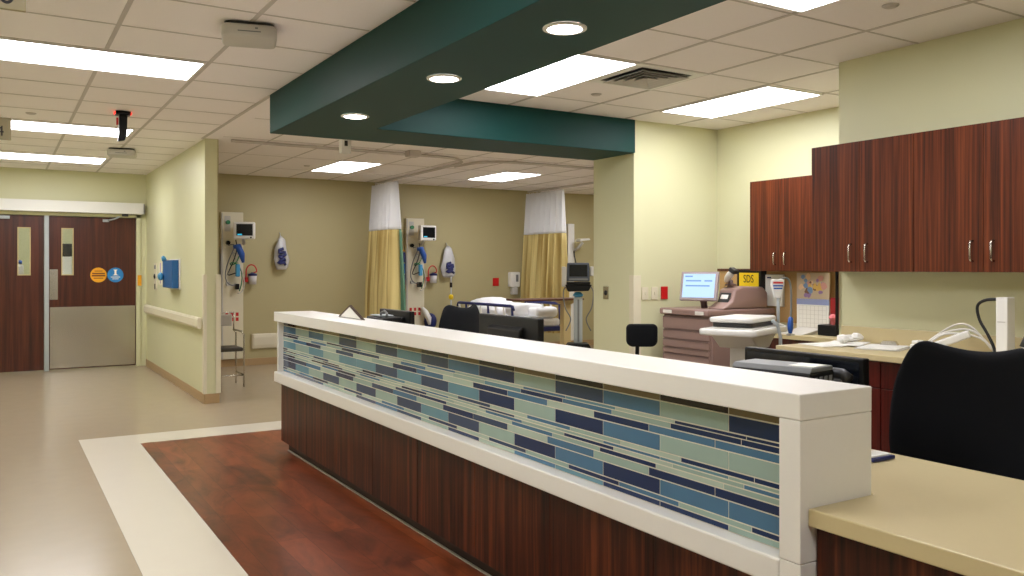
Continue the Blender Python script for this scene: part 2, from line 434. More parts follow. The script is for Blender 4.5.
# ------------------------------------------------------------------ wall cabinets
def handle(parent, x, y, z0, z1):
    # bar pull on a door facing -X
    m = MB(); p = [(x, y, z0), (x-.022, y, z0+.004), (x-.028, y, z0+.014), (x-.028, y, z1-.014), (x-.022, y, z1-.004), (x, y, z1)]
    m.tube(p, .0055, 8)
    return m.build('handle', M['steel'], parent, smooth=True)
def wall_cabinet(xf, xb, y0, y1, z0, z1, label, m, group, hz):
    t = thing('wall_cabinet', label, 'cabinet', ((xf+xb)/2, (y0+y1)/2, z0), 0, group)
    MB().box(xf+.021, xb-.003, y0+.001, y1-.001, z0, z1).build('body', m, t, bevel=.001)
    ym = (y0+y1)/2
    for a, b, hy in ((y0, ym, ym-.055), (ym, y1, ym+.055)):
        d = MB().box(xf, xf+.02, a+.0015, b-.0015, z0-.002, z1).build('door', m, t, bevel=.0012)
        handle(d, xf, hy, *hz)
    return t
gw = 'red brown wall cabinets'
wall_cabinet(4.385, 4.68, 2.842, 3.535, 1.381, 2.158, 'large reddish wood wall cabinet above the folded papers and clipboard', M['cherry'], gw, (1.437, 1.545))
wall_cabinet(4.385, 4.68, 2.06, 2.841, 1.381, 2.158, 'large reddish wood wall cabinet above the big black chair', M['cherry'], gw, (1.437, 1.545))
wall_cabinet(5.65, 5.95, 4.53, 5.21, 1.378, 2.158, 'smaller wood wall cabinet in the recess above the tackboard', M['cherry'], gw, (1.43, 1.53))

# ------------------------------------------------------------------ back worktop and base cabinets
wt = thing('back_worktop', 'tan worktop with backsplash under the wall cabinets', 'worktop', (4.36, 2, .89))
MB().box(4.04, 4.677, -1.0, 3.52, .899, .932).build('worktop_slab', M['tantop'], wt, bevel=.004)
MB().box(4.655, 4.677, -1.0, 3.52, .9325, 1.03).build('backsplash', M['tantop'], wt, bevel=.003)
MB().box(4.10, 4.65, -.99, -.96, .001, .8985).build('support_panel', M['redwood'], wt)
def base_cabinet(y0, y1, label):
    t = thing('base_cabinet', label, 'cabinet', (4.37, (y0+y1)/2, 0), 0, 'dark red base cabinets under the worktop')
    MB().box(4.091, 4.677, y0, y1, .1, .896).build('body', M['redwood'], t)
    MB().box(4.14, 4.66, y0+.001, y1-.001, 0.001, .099).build('toe_kick', M['black'], t)
    d = MB().box(4.07, 4.09, y0+.002, y1-.002, .752, .893).build('drawer', M['redwood'], t, bevel=.0015)
    ym = (y0+y1)/2
    h = MB(); h.tube([(4.07, ym-.05, .815), (4.047, ym-.045, .815), (4.043, ym-.035, .815), (4.043, ym+.035, .815), (4.047, ym+.045, .815), (4.07, ym+.05, .815)], .005, 8)
    h.build('handle', M['steel'], d, smooth=True)
    for a, b, hy in ((y0, ym, ym-.04), (ym, y1, ym+.04)):
        q = MB().box(4.07, 4.09, a+.002, b-.002, .102, .747).build('door', M['redwood'], t, bevel=.0015)
        handle(q, 4.07, hy, .6, .7)
bws = ((2.83, 3.51, 'dark red base cabinet at the open end of the worktop'), (2.12, 2.828, 'dark red base cabinet behind the big black chair'))
for y0, y1, lb in bws: base_cabinet(y0, y1, lb)

# recess: tackboard, pinned things and low counter
tb = thing('tackboard', 'tan tackboard with a brown top rail in the recess', 'tackboard', (5.94, 4.8, .95))
MB().box(5.930, 5.947, 3.60, 5.85, .92, 1.372).build('board', M['cork'], tb)
MB().box(5.92, 5.947, 3.60, 5.87, 1.373, 1.395).build('rail', M['brownwood'], tb, bevel=.002, label='brown top rail')
lc = thing('recess_counter', 'beige counter below the tackboard in the recess', 'counter', (5.6, 4.4, 0))
MB().box(5.36, 5.925, 3.60, 4.98, .835, .87).build('worktop', M['tantop'], lc, bevel=.003)
MB().box(5.42, 5.92, 3.62, 4.96, .10, .834).build('cabinet_body', M['redwood'], lc)
MB().box(5.46, 5.92, 3.63, 4.95, .001, .099).build('toe_kick', M['black'], lc)
MB().box(5.90, 5.924, 3.6, 4.98, .871, .915).build('backsplash', M['tantop'], lc)

# pinned items
def sheet_x(parent, name, x, y0, y1, z0, z1, m, th=.004, tilt=0): return MB().box(x-th, x, y0, y1, z0, z1).build(name, m, parent)
sd = thing('safety_binder', 'yellow SDS safety binder with black borders on the tackboard', 'binder', (5.84, 5.4, 1.19))
MB().box(5.845, 5.915, 5.255, 5.545, 1.185, 1.385).build('cover', M['black'], sd, bevel=.004)
MB().box(5.841, 5.8445, 5.285, 5.515, 1.235, 1.358).build('front_label', M['yellow'], sd)
sl = text_mesh('lettering', 'SDS', .095, M['ink'], sd, (5.839-5.84, 0, 1.30-1.19), (PI/2, 0, -PI/2)); sl.scale = (.78, 1.05, 1)
MB().box(5.841, 5.8445, 5.285, 5.515, 1.19, 1.228).build('blue_strip', M['lblue'], sd)
ph = thing('paper_holder', 'white sheet holder hanging on the tackboard between the binder and the calendar', 'paper holder', (5.9, 5.16, 1.06))
MB().box(5.905, 5.925, 5.06, 5.27, 1.06, 1.345).build('back_plate', M['lgrey'], ph, bevel=.003)
MB().box(5.898, 5.904, 5.065, 5.265, 1.065, 1.34).build('sheet', M['paper'], ph)
mm = MB()
mm.box(5.896, 5.8975, 5.19, 5.235, 1.31, 1.322); mm.build('print_mark', M['navy'], ph)
cl = thing('wall_calendar', 'wall calendar with a colourful picture above a date grid', 'calendar', (5.81, 4.66, .9))
MB().box(5.80, 5.812, 4.50, 4.825, 1.145, 1.362).build('picture_page', mat('calendar_picture', (196, 176, 150), .6), cl)
pm = MB()
cols = [(216, 176, 92), (150, 120, 170), (226, 190, 150), (128, 92, 70), (120, 150, 190), (206, 150, 140)]
rr = random.Random(3)
pics = [mat('calendar_tint_%d' % i, c, .6) for i, c in enumerate(cols)]
for i in range(26):
    cy, cz, s_ = rr.uniform(4.53, 4.79), rr.uniform(1.17, 1.335), rr.uniform(.012, .035)
    n = 8; ph0 = rr.random()
    pm.prism([(cy+s_*rr.uniform(.6, 1.2)*math.cos(2*PI*j/n+ph0), cz+s_*rr.uniform(.6, 1.1)*math.sin(2*PI*j/n+ph0)) for j in range(n)], 'x', 5.7985-.0001*i, 5.7999, i % 6)
pm.build('picture_print', pics, cl)
MB().box(5.80, 5.812, 4.50, 4.825, .89, 1.143).build('date_page', M['paper'], cl)
dm = MB()
dm.box(5.798, 5.7995, 4.50, 4.825, 1.095, 1.143, 1)
for k in range(8): dm.box(5.7985, 5.7995, 4.525+.0393*k, 4.527+.0393*k, .905, 1.085)
for k in range(6): dm.box(5.7985, 5.7995, 4.525, 4.8, .905+.036*k, .907+.036*k)
dm.build('date_grid', [M['lgrey'], mat('calendar_header', (150, 160, 205), .6)], cl)
MB().box(5.8125, 5.925, 4.64, 4.68, 1.33, 1.36).build('hanger', M['alu'], cl)
tag(MB().box(5.78, 5.895, 4.36, 4.475, .872, 1.16).build('binder', mat('dark_red_binder', (150, 22, 26), .45), bevel=.006), 'red binder standing between the calendar and the black corner edge', 'binder')
tw = thing('tissue_box', 'small dark box with pink tissue on the recess counter', 'tissue box', (5.6, 4.2, .872))
MB().box(5.53, 5.68, 4.22, 4.40, .872, .955).build('box_body', M['black'], tw, bevel=.006)
t2 = MB(); t2.lathe([(.012, 0), (.02, .03), (.034, .055), (.026, .075), (.006, .085)], (5.6, 4.31, .955), 7); t2.build('tissue', mat('pink_tissue', (236, 130, 140), .8), tw)
tag(MB().prism([(5.40, .872), (5.55, .872), (5.68, .905), (5.66, .915)], 'y', 4.45, 4.68).build('paper_tray', M['lgrey'], bevel=.003), 'light grey sloped paper tray below the calendar', 'tray')
tag(MB().box(4.655, 4.678, 3.556, 3.564, .99, 1.387).build('trim_5', M['black']), kind='structure')

# ------------------------------------------------------------------ medication cabinet
mc = thing('medication_cabinet', 'mauve automated medication cabinet with many drawers', 'medication cabinet', (5.53, 5.46, 0))
YA, YB = 5.165, 5.77
MB().box(5.15, 5.92, YA, YB, .06, .985).build('body', M['mauve'], mc, bevel=.006)
MB().box(5.19, 5.90, YA+.03, YB-.03, .002, .059).build('plinth', M['black'], mc)
zz = [.09, .22, .35, .48, .565, .645, .70, .775, .86, .975]
for a, b in zip(zz, zz[1:]):
    d = MB().box(5.128, 5.149, YA+.012, YB-.012, a+.004, b-.004).build('drawer', M['mauve'], mc, bevel=.004)
    MB().box(5.120, 5.1275, YA+.03, YB-.03, b-.012, b-.006).build('pull_lip', M['mauved'], d)
MB().prism([(5.10, .99), (5.918, .99), (5.918, 1.045), (5.10, 1.045)], 'y', YA-.006, YB+.004).build('ledge', M['mauve'], mc, bevel=.012)
MB().box(5.096, 5.0995, YA+.05, YA+.15, 1.0, 1.03).build('label_tag', M['paper'], mc)
MB().box(5.096, 5.0995, YB-.16, YB-.05, 1.002, 1.03).build('label_tag', M['paper'], mc)
MB().prism([(5.27, 1.046), (5.40, 1.12), (5.43, 1.215), (5.52, 1.245), (5.77, 1.235), (5.83, 1.19), (5.835, 1.046)], 'y', YA, 5.36).build('printer_shell', M['mauve'], mc, bevel=.02, seg=3)
# keypad on the sloped face of the shell
R = Matrix.Rotation(-math.radians(62), 3, 'Y')
kp = MB().box(-.055, .055, -.06, .06, -.006, .006, 0, R, (5.395, 5.265, 1.135)).build('keypad', M['dgrey'], mc, bevel=.003)
MB().box(-.005, .035, -.042, .042, .0062, .0078, 0, R, (5.395, 5.265, 1.135)).build('display', M['paper'], kp)
# touch screen on an arm
R = Matrix.Rotation(math.radians(26), 3, 'Z') @ Matrix.Rotation(math.radians(14), 3, 'Y')
scn = MB().box(-.02, .02, -.17, .17, -.13, .13, 0, R, (5.27, 5.44, 1.24)).build('screen_housing', M['mauvel'], mc, bevel=.008)
MB().box(-.0225, -.0202, -.145, .145, -.105, .108, 0, R, (5.27, 5.44, 1.24)).build('screen', M['screen'], scn)
dl = MB()
for k, (a, b, c) in enumerate(((.06, .13, .085), (-.02, .12, .045), (-.12, -.05, .045), (-.1, .12, .0))): dl.box(-.0232, -.0226, a, b, c-.006, c+.006, 0, R, (5.27, 5.44, 1.24))
dl.build('screen_rows', emit('screen_text', (120, 165, 220), 1.0, (20, 20, 30)), scn)
MB().tube([(5.36, 5.47, 1.046), (5.35, 5.47, 1.10), (5.32, 5.47, 1.16)], .03, 12).build('screen_arm', M['mauved'], mc, smooth=True)
# barcode scanner on the shell
bs = thing('barcode_scanner', 'white handheld barcode scanner resting on the medication cabinet', 'scanner', (5.50, 5.40, 1.24))
MB().tube([(5.50, 5.34, 1.29), (5.47, 5.30, 1.31), (5.44, 5.24, 1.345), (5.425, 5.20, 1.37)], [.022, .03, .032, .02], 12).build('grip', M['white'], bs, smooth=True)
MB().box(-.03, .03, -.035, .03, -.02, .02, 0, Matrix.Rotation(.5, 3, 'X'), (5.42, 5.185, 1.38)).build('head', M['dgrey'], bs, bevel=.008)
MB().lathe([(.05, 0), (.05, .012), (.022, .02), (.018, .05)], (5.52, 5.31, 1.247), 16).build('cradle', M['mauved'], bs, smooth=True)

# ------------------------------------------------------------------ EKG cart
a = math.radians(22)
ct = thing('equipment_cart', 'white wheeled equipment cart with a flat machine on its tray', 'cart', (4.36, 4.07, 0), a)
def prof(x0, x1, y0, y1, z0, z1):  # tray with rounded corners
    r = .05; pts = []
    for cx, cy, a0 in ((x1-r, y0+r, -PI/2), (x1-r, y1-r, 0), (x0+r, y1-r, PI/2), (x0+r, y0+r, PI)):
        pts += [(cx+r*math.cos(a0+PI/2*j/5), cy+r*math.sin(a0+PI/2*j/5)) for j in range(6)]
    return MB().prism(pts, 'z', z0, z1)
prof(-.33, .33, -.2, .2, .955, .998).build('tray', M['white'], ct, world=False, bevel=.012, seg=3)
MB().box(-.29, .28, -.16, .16, .9985, 1.004).build('tray_mat', M['lgrey'], ct, world=False)
MB().prism([(-.11, .10), (.07, .10), (.05, .955), (-.09, .955)], 'y', -.07, .07).build('column', M['lgrey'], ct, world=False, bevel=.015)
MB().prism([(-.25, .954), (.25, .954), (.10, .86), (-.10, .86)], 'y', -.14, .14).build('tray_bracket', M['lgrey'], ct, world=False, bevel=.01)
em = MB().lathe([(.001, 0), (.032, 0), (.032, .004), (.001, .004)], (0, 0, 0), 20).build('emblem', mat('pale_blue_badge', (150, 160, 200), .5), ct, world=False)
em.rotation_euler = (PI/2, 0, 0); em.location = (-.01, -.0705, .62)
MB().box(-.28, .28, -.20, .20, .07, .105).build('base', M['lgrey'], ct, world=False, bevel=.02)
for x, y in ((-.23, -.15), (.23, -.15), (-.23, .15), (.23, .15)):
    MB().cyl((x, y-.015, .035), (x, y+.015, .035), .034, 14).build('wheel', M['dgrey'], ct, world=False)
MB().tube([(.10, -.20, .30), (.10, -.215, .6), (.10, -.215, .93), (.085, -.20, 1.02), (.06, -.17, 1.045)], .012, 10).build('side_rail', M['alu'], ct, world=False, smooth=True)
ek = thing('flat_scanner', 'flat white machine with a dark lower edge on the cart tray', 'medical machine', (4.36, 4.07, 1.005), a)
prof(-.20, .27, -.12, .16, .001, .03).build('lower_case', M['dgrey'], ek, world=False, bevel=.006)
prof(-.215, .285, -.135, .175, .031, .064).build('cover', M['white'], ek, world=False, bevel=.012, seg=3)

# probe stand with white head and blue grip
pb = thing('probe_stand', 'slim pole with a white probe head and blue grip on the cart', 'probe', (4.60, 3.985, .999))
MB().lathe([(.04, .0065), (.04, .012), (.016, .02)], (0, 0, 0), 20).build('flange', M['lgrey'], pb, world=False)
MB().cyl((0, 0, .02), (0, 0, .225), .011, 10).build('pole', M['alu'], pb, world=False, smooth=True)
hd = MB().prism([(-.042, .10), (.042, .10), (.046, .06), (.02, -.03), (-.02, -.03), (-.046, .06)], 'y', -.018, .018).build('probe_head', M['white'], pb, world=False, bevel=.008)
hd.location = (-.01, .0, .225); hd.rotation_euler = (0, 0, -math.radians(32))
hm = MB(); hm.box(-.034, .034, -.0195, -.0185, .07, .082, 0); hm.box(-.034, .034, -.0195, -.0185, .05, .06, 1); hm.box(-.03, .03, -.0195, -.0185, .032, .042, 1)
hm.build('marking', [M['red'], M['blue']], hd, world=False)
MB().tube([(4.775, 4.03, .94), (4.777, 4.03, .975), (4.777, 4.03, 1.01), (4.78, 4.03, 1.045), (4.782, 4.03, 1.055)], [.012, .02, .02, .017, .01], 10).build('grip', M['blue'], pb, smooth=True, label='blue grip')
MB().smooth_tube([(4.781, 4.03, 1.05), (4.785, 4.03, 1.15), (4.78, 4.03, 1.27), (4.74, 4.02, 1.325), (4.68, 4.01, 1.33), (4.605, 3.99, 1.31)], .007, 8).build('probe_cable', M['grey'], pb, smooth=True)
MB().box(4.755, 4.80, 4.01, 4.05, .925, .938).build('grip_holder', M['lgrey'], pb, bevel=.003)
# ------------------------------------------------------------------ chairs
def pad(outline, th, curve, rows=14):
    pass
def office_chair(name, label, loc, rz, group):
    t = thing(name, label, 'chair', loc, rz, group)
    # local: sitter faces -Y; backrest at +Y
    # backrest: saddle top, wide below
    W = [(0, .22), (.08, .27), (.2, .305), (.32, .31), (.42, .295), (.5, .265), (.56, .235), (.60, .205)]
    nu, b = 17, MB(); vs = []; H = .60
    nv = 16
    def half(h):
        for (h0, w0), (h1, w1) in zip(W, W[1:]):
            if h <= h1: return w0+(w1-w0)*(h-h0)/(h1-h0)
        return W[-1][1]
    for side in (0, 1):
        for j in range(nv+1):
            h = H*j/nv; hw = half(h)
            for i in range(nu):
                u = -1+2*i/(nu-1)
                dip = -.045*(1-u*u)*(h/H)**3
                edge = (.012 if (abs(u) > .99 or j in (0, nv)) else .024)
                y = -.055*u*u+.03*math.sin(h*5)+(.10*h)+(edge if side else -edge)
                vs.append((hw*u, y, .55+h+dip-(.03*max(0, abs(u)-.85)/.15*(h/H)**6)))
    N = nu*(nv+1); fs = []
    for j in range(nv):
        for i in range(nu-1):
            p = j*nu+i; fs.append((p, p+1, p+nu+1, p+nu)); fs.append((N+p, N+p+nu, N+p+nu+1, N+p+1))
    for i in range(nu-1):
        fs.append((i, N+i, N+i+1, i+1)); q = nv*nu+i; fs.append((q, q+1, N+q+1, N+q))
    for j in range(nv):
        p = j*nu; fs.append((p, p+nu, N+p+nu, N+p)); q = p+nu-1; fs.append((q, N+q, N+q+nu, q+nu))
    b.add([(x, y+.22, z) for x, y, z in vs], fs)
    b.build('backrest', M['fabric'], t, world=False, smooth=True, sub=1)
    pts = []
    for cx, cy, a0 in ((.17, -.16, -PI/2), (.17, .14, 0), (-.17, .14, PI/2), (-.17, -.16, PI)):
        pts += [(cx+.08*math.cos(a0+PI/2*k/5), cy+.08*math.sin(a0+PI/2*k/5)) for k in range(6)]
    MB().prism(pts, 'z', .41, .49).build('seat', M['fabric'], t, world=False, bevel=.03, seg=4)
    MB().tube([(0, .05, .40), (0, .24, .39), (0, .32, .44), (0, .325, .60), (0, .31, .72)], [.03, .03, .028, .025, .02], 10).build('back_support', M['black'], t, world=False, smooth=True)
    MB().cyl((0, 0, .12), (0, 0, .40), .028, 14).build('gas_column', M['black'], t, world=False, smooth=True)
    for s_ in (-1, 1):
        MB().tube([(s_*.2, .02, .41), (s_*.29, .02, .42), (s_*.30, .02, .60)], .018, 8).build('arm_post', M['black'], t, world=False, smooth=True)
        MB().box(s_*.30-.04, s_*.30+.04, -.12, .13, .60, .63).build('armrest', M['black'], t, world=False, bevel=.012, seg=3)
    for k in range(5):
        an = 2*PI*k/5+.3; c, s_ = math.cos(an), math.sin(an)
        lg = MB().tube([(0, 0, .12), (.15*c, .15*s_, .105), (.30*c, .30*s_, .075)], [.035, .025, .018], 8).build('leg', M['black'], t, world=False, smooth=True)
        MB().cyl((.30*c-.02*s_, .30*s_+.02*c, .03), (.30*c+.02*s_, .30*s_-.02*c, .03), .029, 12).build('caster', M['black'], lg, world=False)
    return t
ch = office_chair('office_chair', 'big black office chair behind the tan desk', (2.70, 1.685, 0), PI/2*-1, 'black office chairs')
c2 = copy_tree(ch); c2['label'] = 'black office chair half hidden beside the back of the desk monitor'
c2.location = (2.86, 5.80, 0); c2.rotation_euler.z = math.radians(-150)

st = thing('drafting_stool', 'small black stool backrest on a post by the column', 'stool', (4.24, 5.0, 0))
nst = MB(); pts = []
for cx, cy, a0, r in ((.07, .865, -PI/2, .05), (.085, .955, 0, .035), (-.085, .955, PI/2, .035), (-.07, .865, PI, .05)):
    pts += [(cx+r*math.cos(a0+PI/2*k/5), cy+r*math.sin(a0+PI/2*k/5)) for k in range(6)]
a = -math.radians(33)
nst.prism([(x, z-.05) for x, z in pts], 'y', -.03, .03)
o = nst.build('backrest', M['fabric'], st, world=False, bevel=.018, seg=4); o.rotation_euler.z = a; o.location = (0, 0, .03)
MB().tube([(0, .03, .93), (0, .05, .85), (0, .06, .6), (0, -.02, .55)], .016, 10).build('back_post', M['black'], st, world=False, smooth=True)
MB().lathe([(.001, .55), (.15, .55), (.18, .57), (.18, .60), (.15, .615), (.001, .62)], (0, -.2, 0), 24).build('seat', M['fabric'], st, world=False, smooth=True)
MB().cyl((0, -.2, .06), (0, -.2, .55), .025, 12).build('gas_column', M['black'], st, world=False, smooth=True)
for k in range(5):
    an = 2*PI*k/5; c, s_ = math.cos(an), math.sin(an)
    MB().tube([(0, -.2, .08), (.26*c, -.2+.26*s_, .05), (.26*c, -.2+.26*s_, .002)], [.025, .018, .02], 8).build('leg', M['black'], st, world=False, smooth=True)

# ------------------------------------------------------------------ things on the desk and counter
def monitor(label, x, y0, y1, z0, z1, back=True, rz=0):
    t = thing('desk_monitor', label, 'monitor', (x, (y0+y1)/2, .764), rz, 'black monitors on the inner desk')
    hw = (y1-y0)/2; zz0, zz1 = z0-.764, z1-.764; zc = (zz0+zz1)/2
    MB().prism([(-.012, zz0), (.025, zz0), (.025, zz1), (-.012, zz1)], 'y', -hw, hw).build('housing', M['black'], t, world=False, bevel=.005)
    MB().box(.0252, .0265, -hw+.015, hw-.015, zz0+.02, zz1-.015).build('screen', M['screenblk'], t, world=False)
    MB().prism([(-.045, zc-.10), (-.0122, zc-.12), (-.0122, zc+.12), (-.04, zc+.10)], 'y', -.17, .17).build('rear_bulge', M['black'], t, world=False, bevel=.006)
    MB().box(-.062, -.0455, -.055, .055, zc-.055, zc+.045).build('mount_plate', M['black'], t, world=False, bevel=.004)
    MB().box(-.085, -.0622, -.03, .03, .012, zc+.03).build('stand_post', M['black'], t, world=False, bevel=.004)
    MB().box(-.095, .10, -.12, .12, .001, .012).build('stand_base', M['black'], t, world=False, bevel=.004)
    return t
monitor('black monitor seen from behind in the middle of the counter', 2.37, 3.59, 4.21, .80, 1.141, rz=0)
monitor('wide black monitor behind the near end of the counter beside the label printer', 2.575, 1.84, 2.38, .785, 1.086, rz=PI)
monitor('black monitor peeking over the far end of the counter', 2.40, 5.22, 5.75, .785, 1.105)
lp = thing('label_printer', 'black printer with a grey top behind the near end of the counter', 'printer', (2.35, 2.02, .764), math.radians(12))
MB().box(-.085, .085, -.15, .15, .001, .285).build('housing', M['black'], lp, world=False, bevel=.005)
MB().prism([(-.085, .286), (.085, .286), (.075, .302), (-.07, .302)], 'y', -.148, .148).build('top_cover', M['grey'], lp, world=False, bevel=.003, label='grey top cover')
MB().box(-.05, .05, -.14, -.05, .3025, .3045).build('sticker', M['paper'], lp, world=False)
vt = MB()
for k in range(4): vt.prism([(-.065+.035*k, .22), (-.045+.035*k, .22), (-.04+.035*k, .27), (-.06+.035*k, .27)], 'y', -.153, -.1505)
vt.build('side_vent', M['grey'], lp, world=False)
tp = thing('desk_phone', 'black telephone between the label printer and the wide monitor', 'phone', (2.50, 1.92, .764))
MB().box(2.475, 2.535, 1.86, 1.97, .7645, .99).build('stand', M['black'], tp, bevel=.006)
MB().tube([(2.50, 1.985, 1.015), (2.50, 1.96, 1.035), (2.50, 1.885, 1.035), (2.50, 1.86, 1.015)], [.022, .018, .018, .022], 12).build('handset', M['dgrey'], tp, smooth=True)
MB().box(2.485, 2.515, 1.88, 1.965, .9905, 1.016).build('cradle', M['grey'], tp, bevel=.004)
p2 = thing('desk_phone', 'low black desk phone with a grey top at the far end of the counter', 'phone', (2.26, 5.5, .764))
MB().prism([(2.17, .765), (2.30, .765), (2.30, 1.075), (2.17, 1.07)], 'y', 5.16, 5.46).build('housing', M['black'], p2, bevel=.006)
MB().box(2.19, 2.29, 5.27, 5.44, 1.0765, 1.083).build('top_panel', M['alu'], p2, bevel=.002, label='grey top panel')
MB().tube([(2.2, 5.18, 1.075), (2.2, 5.17, 1.10), (2.2, 5.21, 1.115), (2.2, 5.27, 1.10), (2.2, 5.28, 1.075)], .008, 8).build('cord', M['grey'], p2, smooth=True)
fb = thing('clipboard', 'clipboard with a white page leaning up on the far end of the counter', 'clipboard', (2.02, 5.35, 1.068))
MB().prism([(-.25, -.002), (.02, .085), (.215, -.002)], 'x', -.004, .008).build('board', mat('brown_hardboard', (64, 42, 30), .5), fb, world=False)
MB().prism([(-.205, .0), (.018, .070), (.17, .0)], 'x', -.007, -.0045).build('page', M['paper'], fb, world=False)
fb.location = (2.0, 5.32, 1.0705); fb.rotation_euler = (0, 0, 0)
fb.children[0].rotation_euler.y = .12; fb.children[1].rotation_euler.y = .12
for c_ in fb.children: c_.location = (0, 0, .0)
nb = thing('notepad', 'dark blue notepad with white sheets at the end of the counter on the desk', 'notepad', (2.55, 1.82, .764))
MB().box(2.44, 2.555, 1.72, 1.80, .7645, .777).build('cover', M['navy'], nb, bevel=.003)
MB().box(2.45, 2.545, 1.73, 1.79, .7775, .782).build('sheets', M['paper'], nb)

# papers on the back worktop
pp = thing('paper_stack', 'stack of white papers with a clip at the open end of the worktop', 'papers', (4.4, 3.35, .932))
for k in range(3):
    R = Matrix.Rotation(.3*k-.2, 3, 'Z')
    MB().box(-.15, .15, -.11, .11, .0012+.003*k, .0035+.003*k, 0, R, (4.34+.05*k, 3.36-.02*k, .932)).build('sheet', M['paper'], pp)
cr = MB(); rq = random.Random(5)
for k in range(5):
    cr.ball((4.50+rq.uniform(-.09, .09), 3.33+rq.uniform(-.06, .06), .957+.003*k), (.045, .035, .014+.004*k), 8)
cr.v = [(x+rq.uniform(-.008, .008), y+rq.uniform(-.008, .008), z+rq.uniform(-.004, .006)) for x, y, z in cr.v]
cr.build('crumpled_sheet', M['paper'], pp)
cb = thing('clipboard', 'white papers on a clipboard lying before the backsplash', 'clipboard', (4.45, 3.0, .932))
R = Matrix.Rotation(.35, 3, 'Z')
MB().box(-.16, .16, -.125, .125, .001, .005, 0, R, (4.42, 3.05, .932)).build('board', M['lgrey'], cb)
MB().box(-.145, .135, -.11, .11, .0055, .011, 0, R, (4.42, 3.05, .932)).build('sheet', M['paper'], cb)
q = MB().prism([(-.05, .0115), (.05, .0115), (.035, .035), (-.035, .035)], 'x', .10, .14).build('clip', M['steel'], cb, world=False); q.location = (-.03, .05, 0); q.rotation_euler.z = .35

# power strip and cables
ps = thing('power_strip', 'white power strip with a tangle of white cords on the worktop', 'power strip', (4.45, 2.72, .932))
R = Matrix.Rotation(math.radians(-62), 3, 'Z') @ Matrix.Rotation(-.42, 3, 'Y')
MB().box(-.11, .11, -.03, .03, -.02, .02, 0, R, (4.46, 2.68, 1.0)).build('strip_body', M['white'], ps, bevel=.008)
oo = MB()
for k in (-.07, -.02, .03, .08): oo.box(k-.018, k+.018, -.016, .016, .0203, .022, 0, R, (4.46, 2.68, 1.0))
oo.build('outlet', M['lgrey'], ps)
for k in range(3):
    pts = []
    for i in range(15):
        u = i/14; pts.append((4.42+.14*u+.03*k, 2.80-.32*u+.02*k, .952+.10*math.sin(PI*u)*(1+.18*k)+.01*math.sin(9*u+k)))
    MB().tube(pts, .006, 6).build('cord', M['wcable'], ps, smooth=True)
ad = tag(MB().box(4.27, 4.36, 2.67, 2.79, .9335, .985).box(4.27, 4.33, 2.74, 2.78, .985, 1.005).build('power_adapter', M['white'], bevel=.006), 'white plug adapter block on the worktop before the power strip', 'adapter')
tag(MB().box(-.002, .002, -.001, .001, 0, .001).box(4.30, 4.36, 2.62, 2.665, .9335, .945).build('cord_clip', M['dgrey']), 'small dark plug on the worktop', 'plug') if False else None
cp = thing('computer_tower', 'narrow white computer tower standing on the worktop', 'computer', (4.5, 2.36, .932))
MB().box(4.40, 4.475, 2.335, 2.395, .934, 1.25).build('case', M['white'], cp, bevel=.005)
lv = MB()
for z in (1.12,): lv.box(4.3975, 4.3998, 2.345, 2.385, z, z+.006)
lv.build('front_slot', M['lgrey'], cp)
MB().smooth_tube([(4.43, 2.40, 1.238), (4.42, 2.46, 1.232), (4.42, 2.50, 1.20), (4.42, 2.49, 1.13), (4.42, 2.45, 1.06), (4.42, 2.42, 1.0), (4.42, 2.41, .96), (4.40, 2.42, .942)], .008, 8).build('cord', M['cable'], cp, smooth=True, label='black looping cord')
bc = MB()
pts = [(4.53+.028*math.cos(t), 2.425+.012*math.sin(t)+.01*t/6, .985+.045*math.sin(t)) for t in [2*PI*i/20 for i in range(21)]]
bc.tube(pts, .006, 6)
tag(bc.build('cord_loop', M['cable'], smooth=True), 'loop of black cord on the worktop left of the computer tower', 'cord')
hs = thing('cordless_phone', 'white and black cordless phone in its cradle beside the computer tower', 'phone', (4.46, 2.24, .932))
MB().box(4.40, 4.52, 2.20, 2.30, .934, .965).build('cradle', M['white'], hs, bevel=.01)
MB().tube([(4.44, 2.27, .967), (4.47, 2.255, 1.05), (4.49, 2.245, 1.12)], [.024, .028, .022], 10).build('handset', M['white'], hs, smooth=True)
MB().tube([(4.428, 2.275, 1.0), (4.446, 2.262, 1.05)], .016, 8).build('keypad', M['dgrey'], hs, smooth=True)

